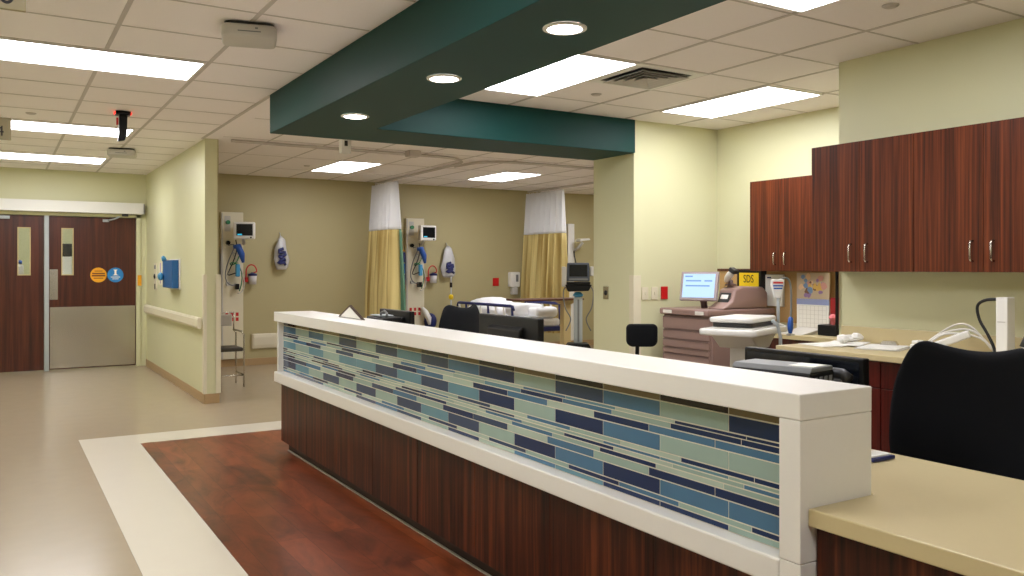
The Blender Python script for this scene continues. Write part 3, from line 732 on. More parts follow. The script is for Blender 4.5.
# ------------------------------------------------------------------ corridor doors
def corridor_door(name, x0, x1, vx0, vx1, kick):
    m = MB(); Y0_, Y1_ = 13.06, 13.10
    m.box(x0, vx0, Y0_, Y1_, .015, 2.115).box(vx1, x1, Y0_, Y1_, .015, 2.115).box(vx0, vx1, Y0_, Y1_, .015, 1.315).box(vx0, vx1, Y0_, Y1_, 1.94, 2.115)
    d = m.build(name, M['doorwood']); d['kind'] = 'structure'
    f = MB(); b = .012
    f.box(vx0-b, vx0, 13.05, 13.11, 1.303, 1.952).box(vx1, vx1+b, 13.05, 13.11, 1.303, 1.952).box(vx0, vx1, 13.05, 13.11, 1.303, 1.315).box(vx0, vx1, 13.05, 13.11, 1.94, 1.952)
    f.build('vision_frame', M['beige'], d)
    MB().box(vx0, vx1, 13.078, 13.084, 1.315, 1.94).build('glass', M['glass'], d)
    if kick:
        MB().box(x0+.01, x1-.01, 13.055, 13.0595, .03, .868).build('kick_plate', M['steel'], d, label='brushed steel kick plate')
        MB().box(x0+.005, x0+.105, 13.053, 13.0595, .97, 1.385).build('push_plate', M['steel'], d)
        ar = MB(); ar.tube([(x0+.72, 13.05, 2.07), (x0+.80, 12.97, 2.09), (x0+.86, 12.92, 2.12)], .012, 8); ar.build('closer_arm', M['alu'], d, smooth=True)
        MB().box(x0+.66, x0+.74, 13.035, 13.0595, 2.05, 2.085).build('closer_shoe', M['alu'], d)
    else:
        MB().box(x0+.42, x0+.64, 13.02, 13.0595, 2.06, 2.10).build('closer_shoe', M['alu'], d)
    return d
corridor_door('door_1', .605, 1.693, .765, .89, True)
corridor_door('door_2', -.495, .543, .245, .375, False)
fr = MB(); fr.box(1.695, 1.75, 13.015, 13.15, 0, 2.16).box(-.55, -.497, 13.015, 13.15, 0, 2.16).box(-.55, 1.75, 13.015, 13.15, 2.118, 2.16)
struct('trim_6', fr, M['wall'], bevel=.003)
struct('trim_7', MB().box(.546, .602, 13.02, 13.13, 0.001, 2.117), M['alu'], bevel=.003)
op = thing('door_operator', 'long white automatic door operator box above the double doors', 'door operator', (.6, 12.95, 2.16))
MB().box(-.5, 1.775, 12.90, 13.012, 2.163, 2.318).build('cover', M['white'], op, bevel=.004)
MB().box(1.776, 1.79, 12.91, 13.012, 2.17, 2.31).build('end_cap', M['grey'], op)
MB().box(1.50, 1.58, 12.93, 12.97, 2.13, 2.1625).build('pivot', M['dgrey'], op)
def sticker(label, x, z, m, mk):
    t = thing('door_sticker', label, 'sticker', (x, 13.058, z), 0, 'round stickers on the door')
    dd = MB().lathe([(.001, 0), (.104, 0), (.104, .002), (.001, .002)], n=32).build('disc', m, t, world=False); dd.rotation_euler.x = PI/2
    mk(t)
def mk1(t):
    m = MB(); m.box(-.08, .08, -.0045, -.0025, .012, .03).box(-.085, .085, -.0045, -.0025, -.02, .0).box(-.05, .05, -.0045, -.0025, .05, .06).box(-.06, .06, -.0045, -.0025, -.05, -.04)
    m.build('printed_lines', mat('brown_ink', (120, 66, 20), .6), t, world=False)
def mk2(t):
    m = MB(); m.prism([(-.03, .075), (.03, .075), (.012, .06), (.012, .01), (.04, -.005), (-.04, -.005), (-.012, .01), (-.012, .06)], 'y', -.0045, -.0025)
    m.box(-.06, .06, -.0045, -.0025, -.035, -.025).box(-.04, .04, -.0045, -.0025, -.06, -.052)
    m.build('printed_symbol', M['paper'], t, world=False)
sticker('round orange sticker on the steel plated door', 1.212, 1.305, M['orange'], mk1)
sticker('round blue sticker with white symbol on the steel plated door', 1.428, 1.305, mat('blue_vinyl', (40, 130, 200), .4), mk2)
tag(MB().box(1.71, 1.762, 13.008, 13.0135, 1.15, 1.30).build('notice_tag', M['orange']), 'small orange tag on the door frame', 'tag')
# seen through the glass
dp = thing('towel_dispenser', 'white towel dispenser seen through the steel plated door window', 'dispenser', (.99, 16.39, 1.2))
MB().box(.90, 1.10, 16.28, 16.395, 1.22, 1.60).build('body', M['white'], dp, bevel=.01)
MB().box(.90, 1.10, 16.27, 16.395, 1.602, 1.82).build('top_cover', M['dgrey'], dp, bevel=.01)
jg = thing('wash_basin', 'pale basin seen low through the steel plated door window', 'basin', (.95, 16.2, .8))
MB().prism([(.75, 1.15), (1.2, 1.15), (1.14, 1.03), (.82, 1.03)], 'y', 16.05, 16.398).build('bowl', M['white'], jg, bevel=.01)
MB().tube([(.98, 16.36, 1.151), (.98, 16.35, 1.19), (.98, 16.28, 1.205), (.98, 16.24, 1.185)], .012, 8).build('tap', M['chrome'], jg, smooth=True)
MB().box(.92, 1.04, 16.25, 16.398, 0.0, 1.03).build('pedestal', M['white'], jg)
wb = thing('water_bottle_cooler', 'pale cooler with blue cap seen through the left door window', 'cooler', (.35, 15.8, 0))
MB().box(.2, .52, 15.65, 15.95, .001, 1.2).build('body', M['lgrey'], wb, bevel=.02)
MB().lathe([(.05, 1.2), (.07, 1.26), (.07, 1.42), (.06, 1.45), (.03, 1.47)], (.30, 15.8, 0), 18).build('bottle', M['lgrey'], wb, smooth=True)
MB().lathe([(.05, 1.471), (.05, 1.52), (.03, 1.53)], (.30, 15.8, 0), 18).build('cap', M['blue'], wb, smooth=True, label='blue cap')
troffer(.2, 1.4, 14.6, 15.2, 'panel light beyond the corridor doors', 'panel light beyond the doors')

# ------------------------------------------------------------------ stub wall things
hr = thing('handrail', 'ivory wall handrail along the corridor wall', 'handrail', (1.80, 11, .77))
MB().prism([(1.752, .80), (1.765, .775), (1.79, .77), (1.80, .785), (1.80, .88), (1.79, .893), (1.768, .888), (1.754, .87)], 'y', 9.06, 12.75).build('rail', M['offwhite'], hr, bevel=.006)
for y in (9.3, 10.5, 11.6, 12.5): MB().box(1.8005, 1.8285, y-.04, y+.04, .80, .86).build('bracket', M['offwhite'], hr)
gl = thing('glove_box', 'blue glove box in a holder on the corridor wall', 'glove box', (1.80, 10.7, 1.16))
MB().box(1.735, 1.81, 10.40, 11.05, 1.165, 1.495).build('carton', M['boxblue'], gl, bevel=.008)
MB().box(1.811, 1.828, 10.38, 11.07, 1.15, 1.51).build('holder', M['white'], gl, bevel=.004)
g2 = MB()
g2.ball((1.70, 10.98, 1.30), (.035, .07, .05)); g2.build('glove', M['lblue'], gl, smooth=True)
g3 = MB(); g3.tube([(1.745, 10.98, 1.495), (1.735, 11.0, 1.53), (1.74, 11.04, 1.55)], [.03, .025, .006], 8); g3.build('glove', M['lblue'], gl, smooth=True)
wr = thing('wall_button', 'small black wall button below a card reader on the corridor wall', 'wall switch', (1.82, 12.15, 1.1))
MB().box(1.818, 1.8285, 12.07, 12.28, 1.10, 1.47).build('plate', M['offwhite'], wr, bevel=.003)
b_ = MB(); b_.ball((1.812, 12.18, 1.29), (.014, .04, .035)); b_.build('button', M['black'], wr, smooth=True)
MB().box(1.812, 1.8175, 12.15, 12.21, 1.115, 1.19).build('slot', M['black'], wr, bevel=.003)
MB().box(1.814, 1.8175, 12.12, 12.24, 1.39, 1.44).build('dial_row', M['grey'], wr)
sn = thing('wall_notice', 'narrow white notice with a purple edge on the corridor wall', 'notice', (1.825, 11.75, 1.2))
MB().box(1.8235, 1.8285, 11.60, 11.93, 1.18, 1.485).build('sheet', mat('cream_card', (226, 220, 190), .7), sn)
MB().box(1.8215, 1.823, 11.735, 11.80, 1.2, 1.47).build('stripe', mat('lilac_ink', (160, 140, 190), .6), sn)

# ------------------------------------------------------------------ ceiling mounted things
def ceil_box(label, x, y, rz):
    t = thing('ceiling_sensor', label, 'ceiling device', (x, y, CZ), rz, 'white boxes hung under the corridor ceiling')
    pts = []
    for cx, cy, a0 in ((.10, -.09, -PI/2), (.10, .09, 0), (-.10, .09, PI/2), (-.10, -.09, PI)):
        pts += [(cx+.045*math.cos(a0+PI/2*k/4), cy+.045*math.sin(a0+PI/2*k/4)) for k in range(5)]
    MB().prism(pts, 'z', -.085, -.018).build('housing', M['lgrey'], t, world=False, bevel=.012, seg=3)
    MB().prism([(x_*.9, y_*.9) for x_, y_ in pts], 'z', -.0175, -.005).build('mount_plate', M['dgrey'], t, world=False)
    d = MB(); d.box(-.06, .06, -.1362, -.1352, -.062, -.056).box(.03, .045, -.1362, -.1352, -.045, -.036)
    d.build('marking', M['grey'], t, world=False)
ceil_box('white box device under the ceiling in front of the teal soffit', 1.195, 4.74, -.25)
ceil_box('white box device under the ceiling near the double doors', 1.20, 10.35, -.2)
cm = thing('hanging_camera', 'black hanging ceiling camera with red lights', 'camera', (.915, 7.85, CZ))
MB().box(-.06, .06, -.05, .05, -.035, -.005).build('mount', M['black'], cm, world=False, bevel=.006)
MB().prism([(-.03, -.036), (.035, -.036), (.03, -.2), (.015, -.25), (-.04, -.26), (-.03, -.2)], 'y', -.03, .03).build('body', M['black'], cm, world=False, bevel=.006)
MB().box(-.05, -.036, -.02, .02, -.12, -.06).build('side_lens', M['red'], cm, world=False, label='red side lens')
MB().box(.061, .066, -.03, .03, -.028, -.012).build('red_lamp', M['redled'], cm, world=False)
MB().box(-.066, -.061, -.03, .03, -.028, -.012).build('red_lamp', M['redled'], cm, world=False)
for x, y, lb in ((.25, 8.35, 'small round sprinkler cap in the corridor ceiling'), (3.93, 5.17, 'small grey sprinkler cap beside the square air vent'), (3.88, 2.64, 'small sprinkler cap above the wall cabinets'), (3.45, 10.75, 'small sprinkler cap in the ceiling over the empty bay')):
    t = MB().lathe([(.01, -.012), (.03, -.012), (.042, -.004), (.042, -.0005)], (x, y, CZ), 20).build('sprinkler_cap', M['tbar'], smooth=False)
    tag(t, lb, 'sprinkler', 'sprinkler caps in the ceiling')
tag(MB().box(3.98, 4.12, 8.70, 8.84, CZ-.07, CZ-.001).build('ceiling_detector', M['tbar'], bevel=.008), 'small beige box under the bay ceiling beside the curtain track', 'detector')
# supply air vent with nested louvres
av = thing('air_vent', 'square white air vent with slanted louvres in the station ceiling', 'air vent', (3.875, 4.525, CZ))
def ring(r0, r1, z0, z1):
    m = MB(); vs = []
    for r, z in ((r0, z0), (r1, z1), (r1-.006, z1), (r0-.006, z0)):
        vs += [(sx*r, sy*r, z) for sx, sy in ((-1, -1), (1, -1), (1, 1), (-1, 1))]
    fs = [(a_*4+i, a_*4+(i+1) % 4, ((a_+1) % 4)*4+(i+1) % 4, ((a_+1) % 4)*4+i) for a_ in range(4) for i in range(4)]
    return m.add(vs, fs)
f = MB(); f.box(-.298, .298, -.298, -.23, -.008, -.001).box(-.298, .298, .23, .298, -.008, -.001).box(-.298, -.23, -.23, .23, -.008, -.001).box(.23, .298, -.23, .23, -.008, -.001)
f.build('frame', M['white'], av, world=False)
MB().box(-.229, .229, -.229, .229, -.004, -.001).build('duct_plate', M['black'], av, world=False)
for k in range(4): ring(.185-.05*k, .215-.05*k, -.006, -.026).build('louvre', M['lgrey'], av, world=False)
# hanging signs in the corridor
def hang_sign(label, txt, x1, y, z0, h, w, tx):
    t = thing('hanging_sign', label, 'sign', (x1-w/2, y, z0), 0, 'tan room signs hung in the corridor')
    MB().box(-w/2, w/2, -.01, .01, 0, h).build('panel', M['signtan'], t, world=False, bevel=.003)
    text_mesh('lettering', txt, tx, M['ink'], t, (w/2-.10, -.011, h*.37), (PI/2, 0, 0))
    for s_ in (-1, 1): MB().cyl((s_*w*.12, 0, h), (s_*w*.12, 0, CZ-z0-.001), .004, 6).build('hanger', M['alu'], t, world=False)
hang_sign('tan hanging room sign cut by the top left corner', '10', .10, 3.95, 2.442, .165, .5, .13)
hang_sign('tan hanging room sign with the number 14 before the second corridor light', '14', .092, 7.4, 2.368, .165, .5, .11)
es = thing('hanging_sign', 'white hanging sign seen nearly edge on below the soffit', 'sign', (2.75, 7.5, 2.46))
MB().box(2.71, 2.80, 7.42, 7.50, 2.462, 2.735).build('panel', M['white'], es, bevel=.004)
MB().box(2.735, 2.765, 7.4165, 7.4195, 2.53, 2.58).build('dark_mark', M['ink'], es)

# ------------------------------------------------------------------ curtain tracks and curtains
def arc(cx, cy, r, a0, a1, n=8): return [(cx+r*math.cos(a0+(a1-a0)*i/n), cy+r*math.sin(a0+(a1-a0)*i/n)) for i in range(n+1)]
def track(label, path):
    pts = [(x, y, CZ-.03) for x, y in path]
    m = MB(); m.tube(pts, .017, 4)
    t = tag(m.build('curtain_track', M['tbar']), label, 'curtain track', 'ceiling curtain tracks')
track('ceiling curtain track around the empty bay', [(2.05, 8.86), (4.4, 8.86)]+arc(4.4, 9.41, .55, -PI/2, 0)+[(5.0, 12.2)])
track('ceiling curtain track around the stretcher bay', [(5.02, 9.6)]+arc(5.5, 9.3, .45, PI, PI*1.5)+[(6.9, 8.85)]+arc(7.25, 9.4, .55, -PI/2, 0)+[(7.80, 12.2)])
def curtain(label, x, y0, y1, spread, endmat, seed):
    t = thing('privacy_curtain', label, 'curtain', (x, (y0+y1)/2, .3), 0, 'privacy curtains in the patient bays')
    rr = random.Random(seed)
    N = 96; NV = 14; nf = 7
    def build(name, z0, z1, u0, u1, m, off=0):
        vs = []; uvs = []
        for j in range(NV+1):
            z = z0+(z1-z0)*j/NV
            k = (CZ-z)/2.3
            for i in range(N+1):
                u = u0+(u1-u0)*i/N
                yy = y0-spread*.12*k+(y1-y0+spread*.24*k)*u
                am = .05+.08*min(1, k*1.4)
                xx = x+am*math.sin(2*PI*nf*u+.5*math.sin(3*u+seed)+.4*k*math.sin(5*u+seed))+off-.05*k*math.sin(PI*u)
                vs.append((xx, yy+.012*math.sin(4*PI*nf*u), z)); uvs.append((u, z))
        fs = [(j*(N+1)+i, j*(N+1)+i+1, (j+1)*(N+1)+i+1, (j+1)*(N+1)+i) for j in range(NV) for i in range(N)]
        b = MB().add(vs, fs); o = b.build(name, m, t, smooth=True)
        uvl = o.data.uv_layers.new(name='UVMap')
        for l in o.data.loops: uvl.data[l.index].uv = uvs[l.vertex_index]
        so_ = o.modifiers.new('thick', 'SOLIDIFY'); so_.thickness = .004
        return o
    build('mesh_top', 1.972, 2.675, 0, 1, M['cwhite']).__setitem__('label', 'white mesh top')
    build('fabric_drop', .35, 1.97, .045 if endmat else 0, 1, M['cyellow'])['label'] = 'yellow striped drop with fold shade in its colour'
    if endmat: build('end_strip', .35, 1.97, 0, .0445, endmat)['label'] = 'sage green end strip'
    hk = MB()
    for i in range(9):
        y = y0+(y1-y0)*(i+.5)/9
        hk.cyl((x, y, 2.672), (x, y, CZ-.05), .006, 5)
    hk.build('hooks', M['white'], t)
    return t
curtain('gathered yellow curtain with white mesh top and sage end strip', 4.99, 11.40, 12.22, 1.0, M['cgreen'], 1)
curtain('gathered yellow curtain with white mesh top behind the stretcher', 7.80, 11.15, 12.20, .6, None, 4)

# ------------------------------------------------------------------ bay headwalls
WY = 12.297
def headwall(x0, x1, label):
    t = thing('headwall_panel', label, 'wall panel', ((x0+x1)/2, WY, .05), 0, 'headwall panels behind the beds')
    MB().box(x0, x1, WY-.06, WY, .11, 2.195).build('panel', M['offwhite'], t, bevel=.006)
    w_ = x1-x0
    MB().box(x0+.02*w_, x0+.09*w_, WY-.066, WY-.0605, .12, 2.18).build('side_rail', M['lgrey'], t)
    for k in range(3):
        cx = x0+w_*(.25+.235*k)
        pl = MB().box(cx-.025, cx+.025, WY-.064, WY-.0605, .62, .80).build('outlet_plate', M['offwhite'], t)
        MB().box(cx-.019, cx+.019, WY-.068, WY-.0642, .65, .70).build('red_outlet', M['red'], pl, label='red socket')
        MB().box(cx-.019, cx+.019, WY-.068, WY-.0642, .72, .77).build('red_outlet', M['red'], pl, label='red socket')
    for z, cx, m in ((2.05, .3, M['green']), (1.76, .3, M['black']), (1.18, .3, M['lgrey'])):
        MB().cyl((x0+w_*cx, WY-.061, z), (x0+w_*cx, WY-.10, z), .03, 12).build('gas_outlet', m, t)
    MB().box(x0+.16*w_, x0+.42*w_, WY-.064, WY-.0605, 1.92, 2.14).build('switch_plate', M['lgrey'], t)
    return t
def patient_monitor(label, x, z, rz):
    t = thing('patient_monitor', label, 'monitor', (x, 12.03, z), rz, 'white patient monitors on arms')
    MB().box(-.145, .145, -.05, .045, -.12, .12).build('housing', M['white'], t, world=False, bevel=.018, seg=3)
    s_ = MB().box(-.105, .115, -.0535, -.0505, -.075, .09).build('screen', M['screenblk'], t, world=False)
    tr = MB(); tr.box(-.09, -.03, -.055, -.0537, -.068, -.05); tr.build('readout', emit('cyan_readout', (60, 190, 220), 1.2, (10, 20, 30)), s_, world=False)
    MB().cyl((.09, -.05, -.10), (.09, -.062, -.10), .012, 12).build('knob', M['black'], t, world=False)
    MB().tube([(0, .045, -.05), (-.02, .10, -.14), (-.02, .165, -.18)], .022, 8).build('arm', M['lgrey'], t, world=False, smooth=True)
    return t
def canister(label, x, z):
    t = thing('suction_canister', label, 'canister', (x, WY-.08, z-.13), 0, 'suction canisters on the bay wall')
    y = WY-.085
    MB().lathe([(.05, z-.13), (.058, z-.01)], (x, y, 0), 18).build('jar', mat('frosted_plastic_%d' % int(x*10), (214, 210, 214), .3, trans=.2), t, smooth=True)
    MB().lathe([(.062, z-.009), (.065, z+.015), (.03, z+.03), (.02, z+.04)], (x, y, 0), 18).build('lid', M['navy'], t, label='navy lid')
    pts = [(x-.09-.0+.075*math.cos(a_)+.07, y-.01, z+.05+.10*math.sin(a_)) for a_ in [PI*i/10 for i in range(11)]]
    pts = [(x, y-.01, z+.03)]+pts+[(x-.095, y-.01, z-.06)]
    MB().tube(pts, .009, 8).build('tube', M['red'], t, smooth=True, label='red looping tube')
    MB().box(x-.118, x-.062, WY-.085, WY-.002, z-.10, z-.03).build('regulator', M['red'], t, bevel=.008, label='red regulator')
def supply_bag(label, x, z0, z1, w, top):
    t = thing('supply_bag', label, 'bag', (x, WY-.06, z0), 0, 'clear bags of tubing hung on the bay wall')
    h = z1-z0; y = WY-.08
    m = MB(); m.tube([(x, y, z0), (x, y, z0+.04), (x, y, z0+h*.3), (x, y, z0+h*.62), (x, y, z0+h*.9), (x, y+.03, z1)], [w*.3, w*.5, w*.56, w*.5, w*.26, .01], 14)
    for i, v in enumerate(m.v): m.v[i] = (v[0]+.018*math.sin(v[2]*37+i*.7), y+(v[1]-y)*.5, v[2])
    m.build('plastic_bag', M['clear'], t, smooth=True)
    b = MB(); rr = random.Random(int(x*100))
    pts = [(x+.36*w*math.cos(i*1.1)*(.7+.3*rr.random()), y-.055-.008*(i % 3), z0+h*(.14+(.45 if not top else .3)*i/16)+.02*math.sin(i*1.7)) for i in range(17)]
    b.tube(pts, .022, 8); b.build('blue_tubing', M['navy'], t, smooth=True, label='coiled blue tubing')
    MB().tube([(x, y+.03, z1), (x, y+.06, z1+.05), (x, WY-.004, z1+.055)], .005, 6).build('hook', M['alu'], t)
def hoses(label, x, z):
    # coiled cables and cuff on the panel
    t = thing('blood_pressure_cuff', label, 'cuff', (x, WY-.16, z), 0, 'blood pressure cuffs with cables on the headwalls')
    MB().tube([(x-.06, WY-.15, z+.12), (x, WY-.17, z+.13), (x+.05, WY-.17, z+.02), (x+.075, WY-.16, z-.10)], [.03, .05, .045, .02], 10).build('cuff', M['blue'], t, smooth=True, label='blue cuff')
    rr = random.Random(int(x*31))
    for k in range(4):
        pts = []
        x_, z_ = x-.13+.04*k, z+.14-.03*k
        for i in range(14):
            u = i/13; pts.append((x_+.07*math.sin(u*7+k)+.05*u, WY-.15-.02*math.sin(u*9+k), z_-.52*u+.12*math.sin(u*6+k*2)))
        MB().tube(pts, .0075, 6).build('cable', [M['grey'], M['cable'], M['green'], M['lgrey']][k], t, smooth=True)
    MB().box(x-.03, x+.03, WY-.18, WY-.12, z-.30, z-.12).build('probe_holder', M['lblue'], t, bevel=.015)
    MB().box(x-.025, x+.02, WY-.17, WY-.07, z-.48, z-.40).build('plug', M['black'], t, bevel=.006)
headwall(2.69, 3.0, 'tall ivory headwall panel beside the stub wall end')
headwall(5.53, 5.85, 'tall ivory headwall panel beside the sage curtain end')
patient_monitor('white patient monitor with dark screen by the stub wall', 2.965, 1.93, -math.radians(18))
patient_monitor('white patient monitor beside the sage curtain end', 5.80, 1.955, math.radians(6))
canister('suction canister with red tube by the stub wall panel', 3.125, 1.30)
canister('suction canister with red tube right of the curtained panel', 6.0, 1.29)
supply_bag('clear bag of blue tubing on the wall of the empty bay', 3.535, 1.38, 1.87, .19, False)
supply_bag('clear bag with blue tubing above the stretcher rail', 6.27, 1.25, 1.76, .22, True)
hoses('blue cuff and cables on the panel by the stub wall', 2.90, 1.58)
hoses('light blue cuff and cables on the panel by the curtain', 5.74, 1.58)
# baskets of supplies left of each panel
def glove_rack(label, x):
    t = thing('supply_rack', label, 'rack', (x, WY-.1, 1.15), 0, 'racks of blue boxes on the bay wall')
    MB().box(x-.06, x+.06, WY-.012, WY-.001, 1.12, 1.68).build('back_plate', M['lgrey'], t)
    for k, m in enumerate((M['navy'], M['boxblue'], M['navy'])):
        MB().box(x-.055, x+.055, WY-.12, WY-.013, 1.14+.175*k, 1.30+.175*k).build('box', m, t, bevel=.006)
    MB().box(x-.055, x+.055, WY-.10, WY-.013, 1.665, 1.69).build('lid_strip', M['orange'], t)
glove_rack('blue box rack between the stub wall and its panel', 2.585)
glove_rack('blue box rack between the curtain and its panel', 5.44)
# bumper rail
bp = thing('wall_bumper', 'ivory bumper rail low on the bay wall left of the counter', 'bumper rail', (4.2, WY-.03, .24))
MB().prism([(WY-.035, .245), (WY-.001, .235), (WY-.001, .455), (WY-.035, .445), (WY-.045, .40), (WY-.045, .29)], 'x', 3.15, 5.3).build('rail', M['offwhite'], bp, bevel=.006)
MB().box(3.13, 3.1495, WY-.044, WY-.001, .238, .452).build('end_cap', M['offwhite'], bp, bevel=.005)

# visitor chair with wire frame next to the stub wall
vc = thing('visitor_chair', 'metal framed chair with dark seat behind the stub wall end', 'chair', (2.29, 10.3, 0))
def vt_(name, pts, r=.010): MB().tube(pts, r, 8).build(name, M['steel'], vc, world=False, smooth=True)
MB().box(-.19, .19, -.19, .19, .42, .465).build('seat', mat('dark_olive_vinyl', (62, 56, 44), .5), vc, world=False, bevel=.015, seg=3)
for sx in (-1, 1):
    for sy in (-1, 1):
        vt_('leg', [(sx*.195, sy*.195, .001), (sx*.195, sy*.195, .44), (sx*.195, sy*.195, .62), (sx*.16, sy*.195, .66)])
    vt_('side_bar', [(sx*.195, -.19, .14), (sx*.195, .19, .14)], .008)
    vt_('arm_rail', [(sx*.17, -.19, .655), (sx*.17, .19, .655)], .011)
vt_('back_rail', [(-.17, .2, .64), (-.17, .2, .86), (.17, .2, .86), (.17, .2, .64)], .010)
vt_('front_bar', [(-.19, -.195, .14), (.19, -.195, .14)], .008)
MB().box(-.15, .15, .185, .215, .70, .84).build('backrest', M['lgrey'], vc, world=False, bevel=.01)

# wall devices
def plate(name, label, cat, x0, x1, y, z0, z1, m, group=None): return tag(MB().box(x0, x1, y-.012, y-.001, z0, z1).build(name, m, bevel=.003), label, cat, group)
plate('alarm_plate', 'small red square plate on the bay wall above the stretcher', 'wall plate', 7.155, 7.272, WY+.002, 1.098, 1.235, M['red'])
sa = thing('sanitizer_dispenser', 'white soap dispenser on the bay wall left of the curtain', 'dispenser', (7.55, WY-.06, .93))
MB().box(7.45, 7.64, WY-.11, WY-.001, 1.08, 1.335).build('body', M['white'], sa, bevel=.02, seg=3)
MB().box(7.49, 7.60, WY-.10, WY-.02, .95, 1.079).build('nozzle', M['lgrey'], sa, bevel=.012)
MB().box(7.55, 7.60, WY-.1125, WY-.1105, 1.17, 1.29).build('window', M['grey'], sa)
t = thing('light_switch', 'ivory light switch nearest the column corner', 'light switch', (5.035, 5.89, 1.11), 0, 'light switches on the wall')
MB().box(4.996, 5.072, 5.888, 5.897, 1.112, 1.228).build('plate', M['offwhite'], t, bevel=.003); MB().box(5.026, 5.042, 5.878, 5.8878, 1.155, 1.185).build('toggle', M['offwhite'], t, bevel=.002)
t = copy_tree(t); t.location.x += .113; t['label'] = 'ivory light switch next to the red wall plate'
plate('alarm_plate', 'tall red wall plate beside the medication cabinet', 'wall plate', 5.228, 5.306, 5.899, 1.114, 1.231, M['red'])
cs = thing('call_button', 'steel wall plate with a black button on the column', 'wall switch', (4.90, 6.3, 1.12))
MB().box(4.899, 4.909, 6.262, 6.338, 1.108, 1.228).build('plate', M['steel'], cs, bevel=.002)
k_ = MB(); k_.ball((4.898, 6.30, 1.168), (.014, .02, .024)); k_.build('button', M['black'], cs, smooth=True)

# ------------------------------------------------------------------ stretcher
sr = thing('hospital_stretcher', 'hospital stretcher with white linen and blue rails', 'stretcher', (6.6, 10.9, 0))
MB().box(6.25, 6.95, 9.92, 11.95, .50, .565).build('deck', M['navy'], sr, bevel=.015, label='blue deck')
MB().box(6.28, 6.92, 9.95, 11.92, .566, .68).build('mattress', M['sheet'], sr, bevel=.035, seg=3)
MB().box(6.35, 6.85, 10.1, 11.8, .20, .26).build('chassis', M['lgrey'], sr, bevel=.015)
for y in (10.45, 11.45): MB().box(6.50, 6.70, y-.08, y+.08, .261, .499).build('lift_column', M['lgrey'], sr, bevel=.01)
for x in (6.38, 6.82):
    for y in (10.15, 11.75):
        MB().cyl((x-.02, y, .09), (x+.02, y, .09), .088, 18).build('wheel', M['dgrey'], sr)
        MB().cyl((x, y, .178), (x, y, .20), .02, 10).build('wheel_stem', M['lgrey'], sr)
def rail(x, y0, y1, zt):
    r = MB(); r.tube([(x, y0-.03, zt-.06), (x, y0, zt-.005), (x, y0+.05, zt), (x, y1-.05, zt), (x, y1, zt-.005), (x, y1+.03, zt-.05)], .022, 8)
    o = r.build('side_rail', M['navy'], sr, smooth=True, label='blue side rail')
    k = max(3, round((y1-y0)/.24))
    for i in range(k+1):
        y = y0+.02+(y1-y0-.04)*i/k
        MB().tube([(x, y, zt-.01), (x, y-.02, zt-.15), (x, y-.02, .57)], [.015, .02, .02], 6).build('baluster', M['white' if i % 3 else 'navy'], o, smooth=True)
rail(6.2, 10.1, 11.72, .862)
rail(7.0, 10.08, 11.0, .885)
def lump(name, cx, cy, cz, rx, ry, rz, seed, m):
    rr = random.Random(seed); b = MB(); b.ball((0, 0, 0), (1, 1, 1), 28)
    ph = [rr.uniform(0, 6) for _ in range(6)]
    vs = []
    for x, y, z in b.v:
        s_ = lambda v: math.copysign(abs(v)**.62, v)
        k = 1+.05*math.sin(5*x+ph[0])*math.sin(4*y+ph[1])+.03*math.sin(9*y+ph[2]+3*x)
        vs.append((cx+rx*s_(x)*k, cy+ry*s_(y)*k, cz+rz*s_(z)*k*(1+.12*math.sin(4*x+ph[3]))))
    b.v = vs; return b.build(name, m, sr, smooth=True)
lump('blanket', 6.58, 11.25, .72, .28, .6, .14, 1, M['sheet'])
lump('raised_pad', 6.6, 11.35, .80, .26, .40, .13, 6, M['sheet'])
pw = thing('pillow', 'white pillow sloping at the near end of the stretcher', 'pillow', (6.62, 10.25, .68))
sr_keep = sr; sr = pw
p_ = lump('pillow_body', 6.58, 10.38, .80, .28, .19, .095, 3, M['sheet'])
p_.rotation_euler = (0, 0, 0)
lump('pillow_cover', 6.72, 10.10, .768, .20, .14, .08, 9, M['sheet'])
sr = sr_keep
# overbed table
ot = thing('overbed_table', 'overbed table with a thin wooden top before the yellow curtain', 'table', (6.4, 9.5, 0))
MB().box(5.86, 6.88, 9.32, 9.72, .962, .988).build('tabletop', M['brownwood'], ot, bevel=.008)
MB().box(6.63, 6.75, 9.45, 9.55, .12, .90).build('column', M['beige'], ot, bevel=.008)
MB().prism([(6.50, .961), (6.86, .961), (6.75, .901), (6.63, .901)], 'y', 9.44, 9.56).build('bracket', M['beige'], ot, bevel=.005)
MB().box(6.1, 6.8, 9.36, 9.40, .06, .115).box(6.1, 6.8, 9.6, 9.64, .06, .115).box(6.6, 6.8, 9.4, 9.6, .06, .115).build('base', M['beige'], ot, bevel=.005)
for x in (6.15, 6.75):
    for y in (9.38, 9.62): MB().cyl((x-.012, y, .029), (x+.012, y, .029), .028, 12).build('caster', M['dgrey'], ot)
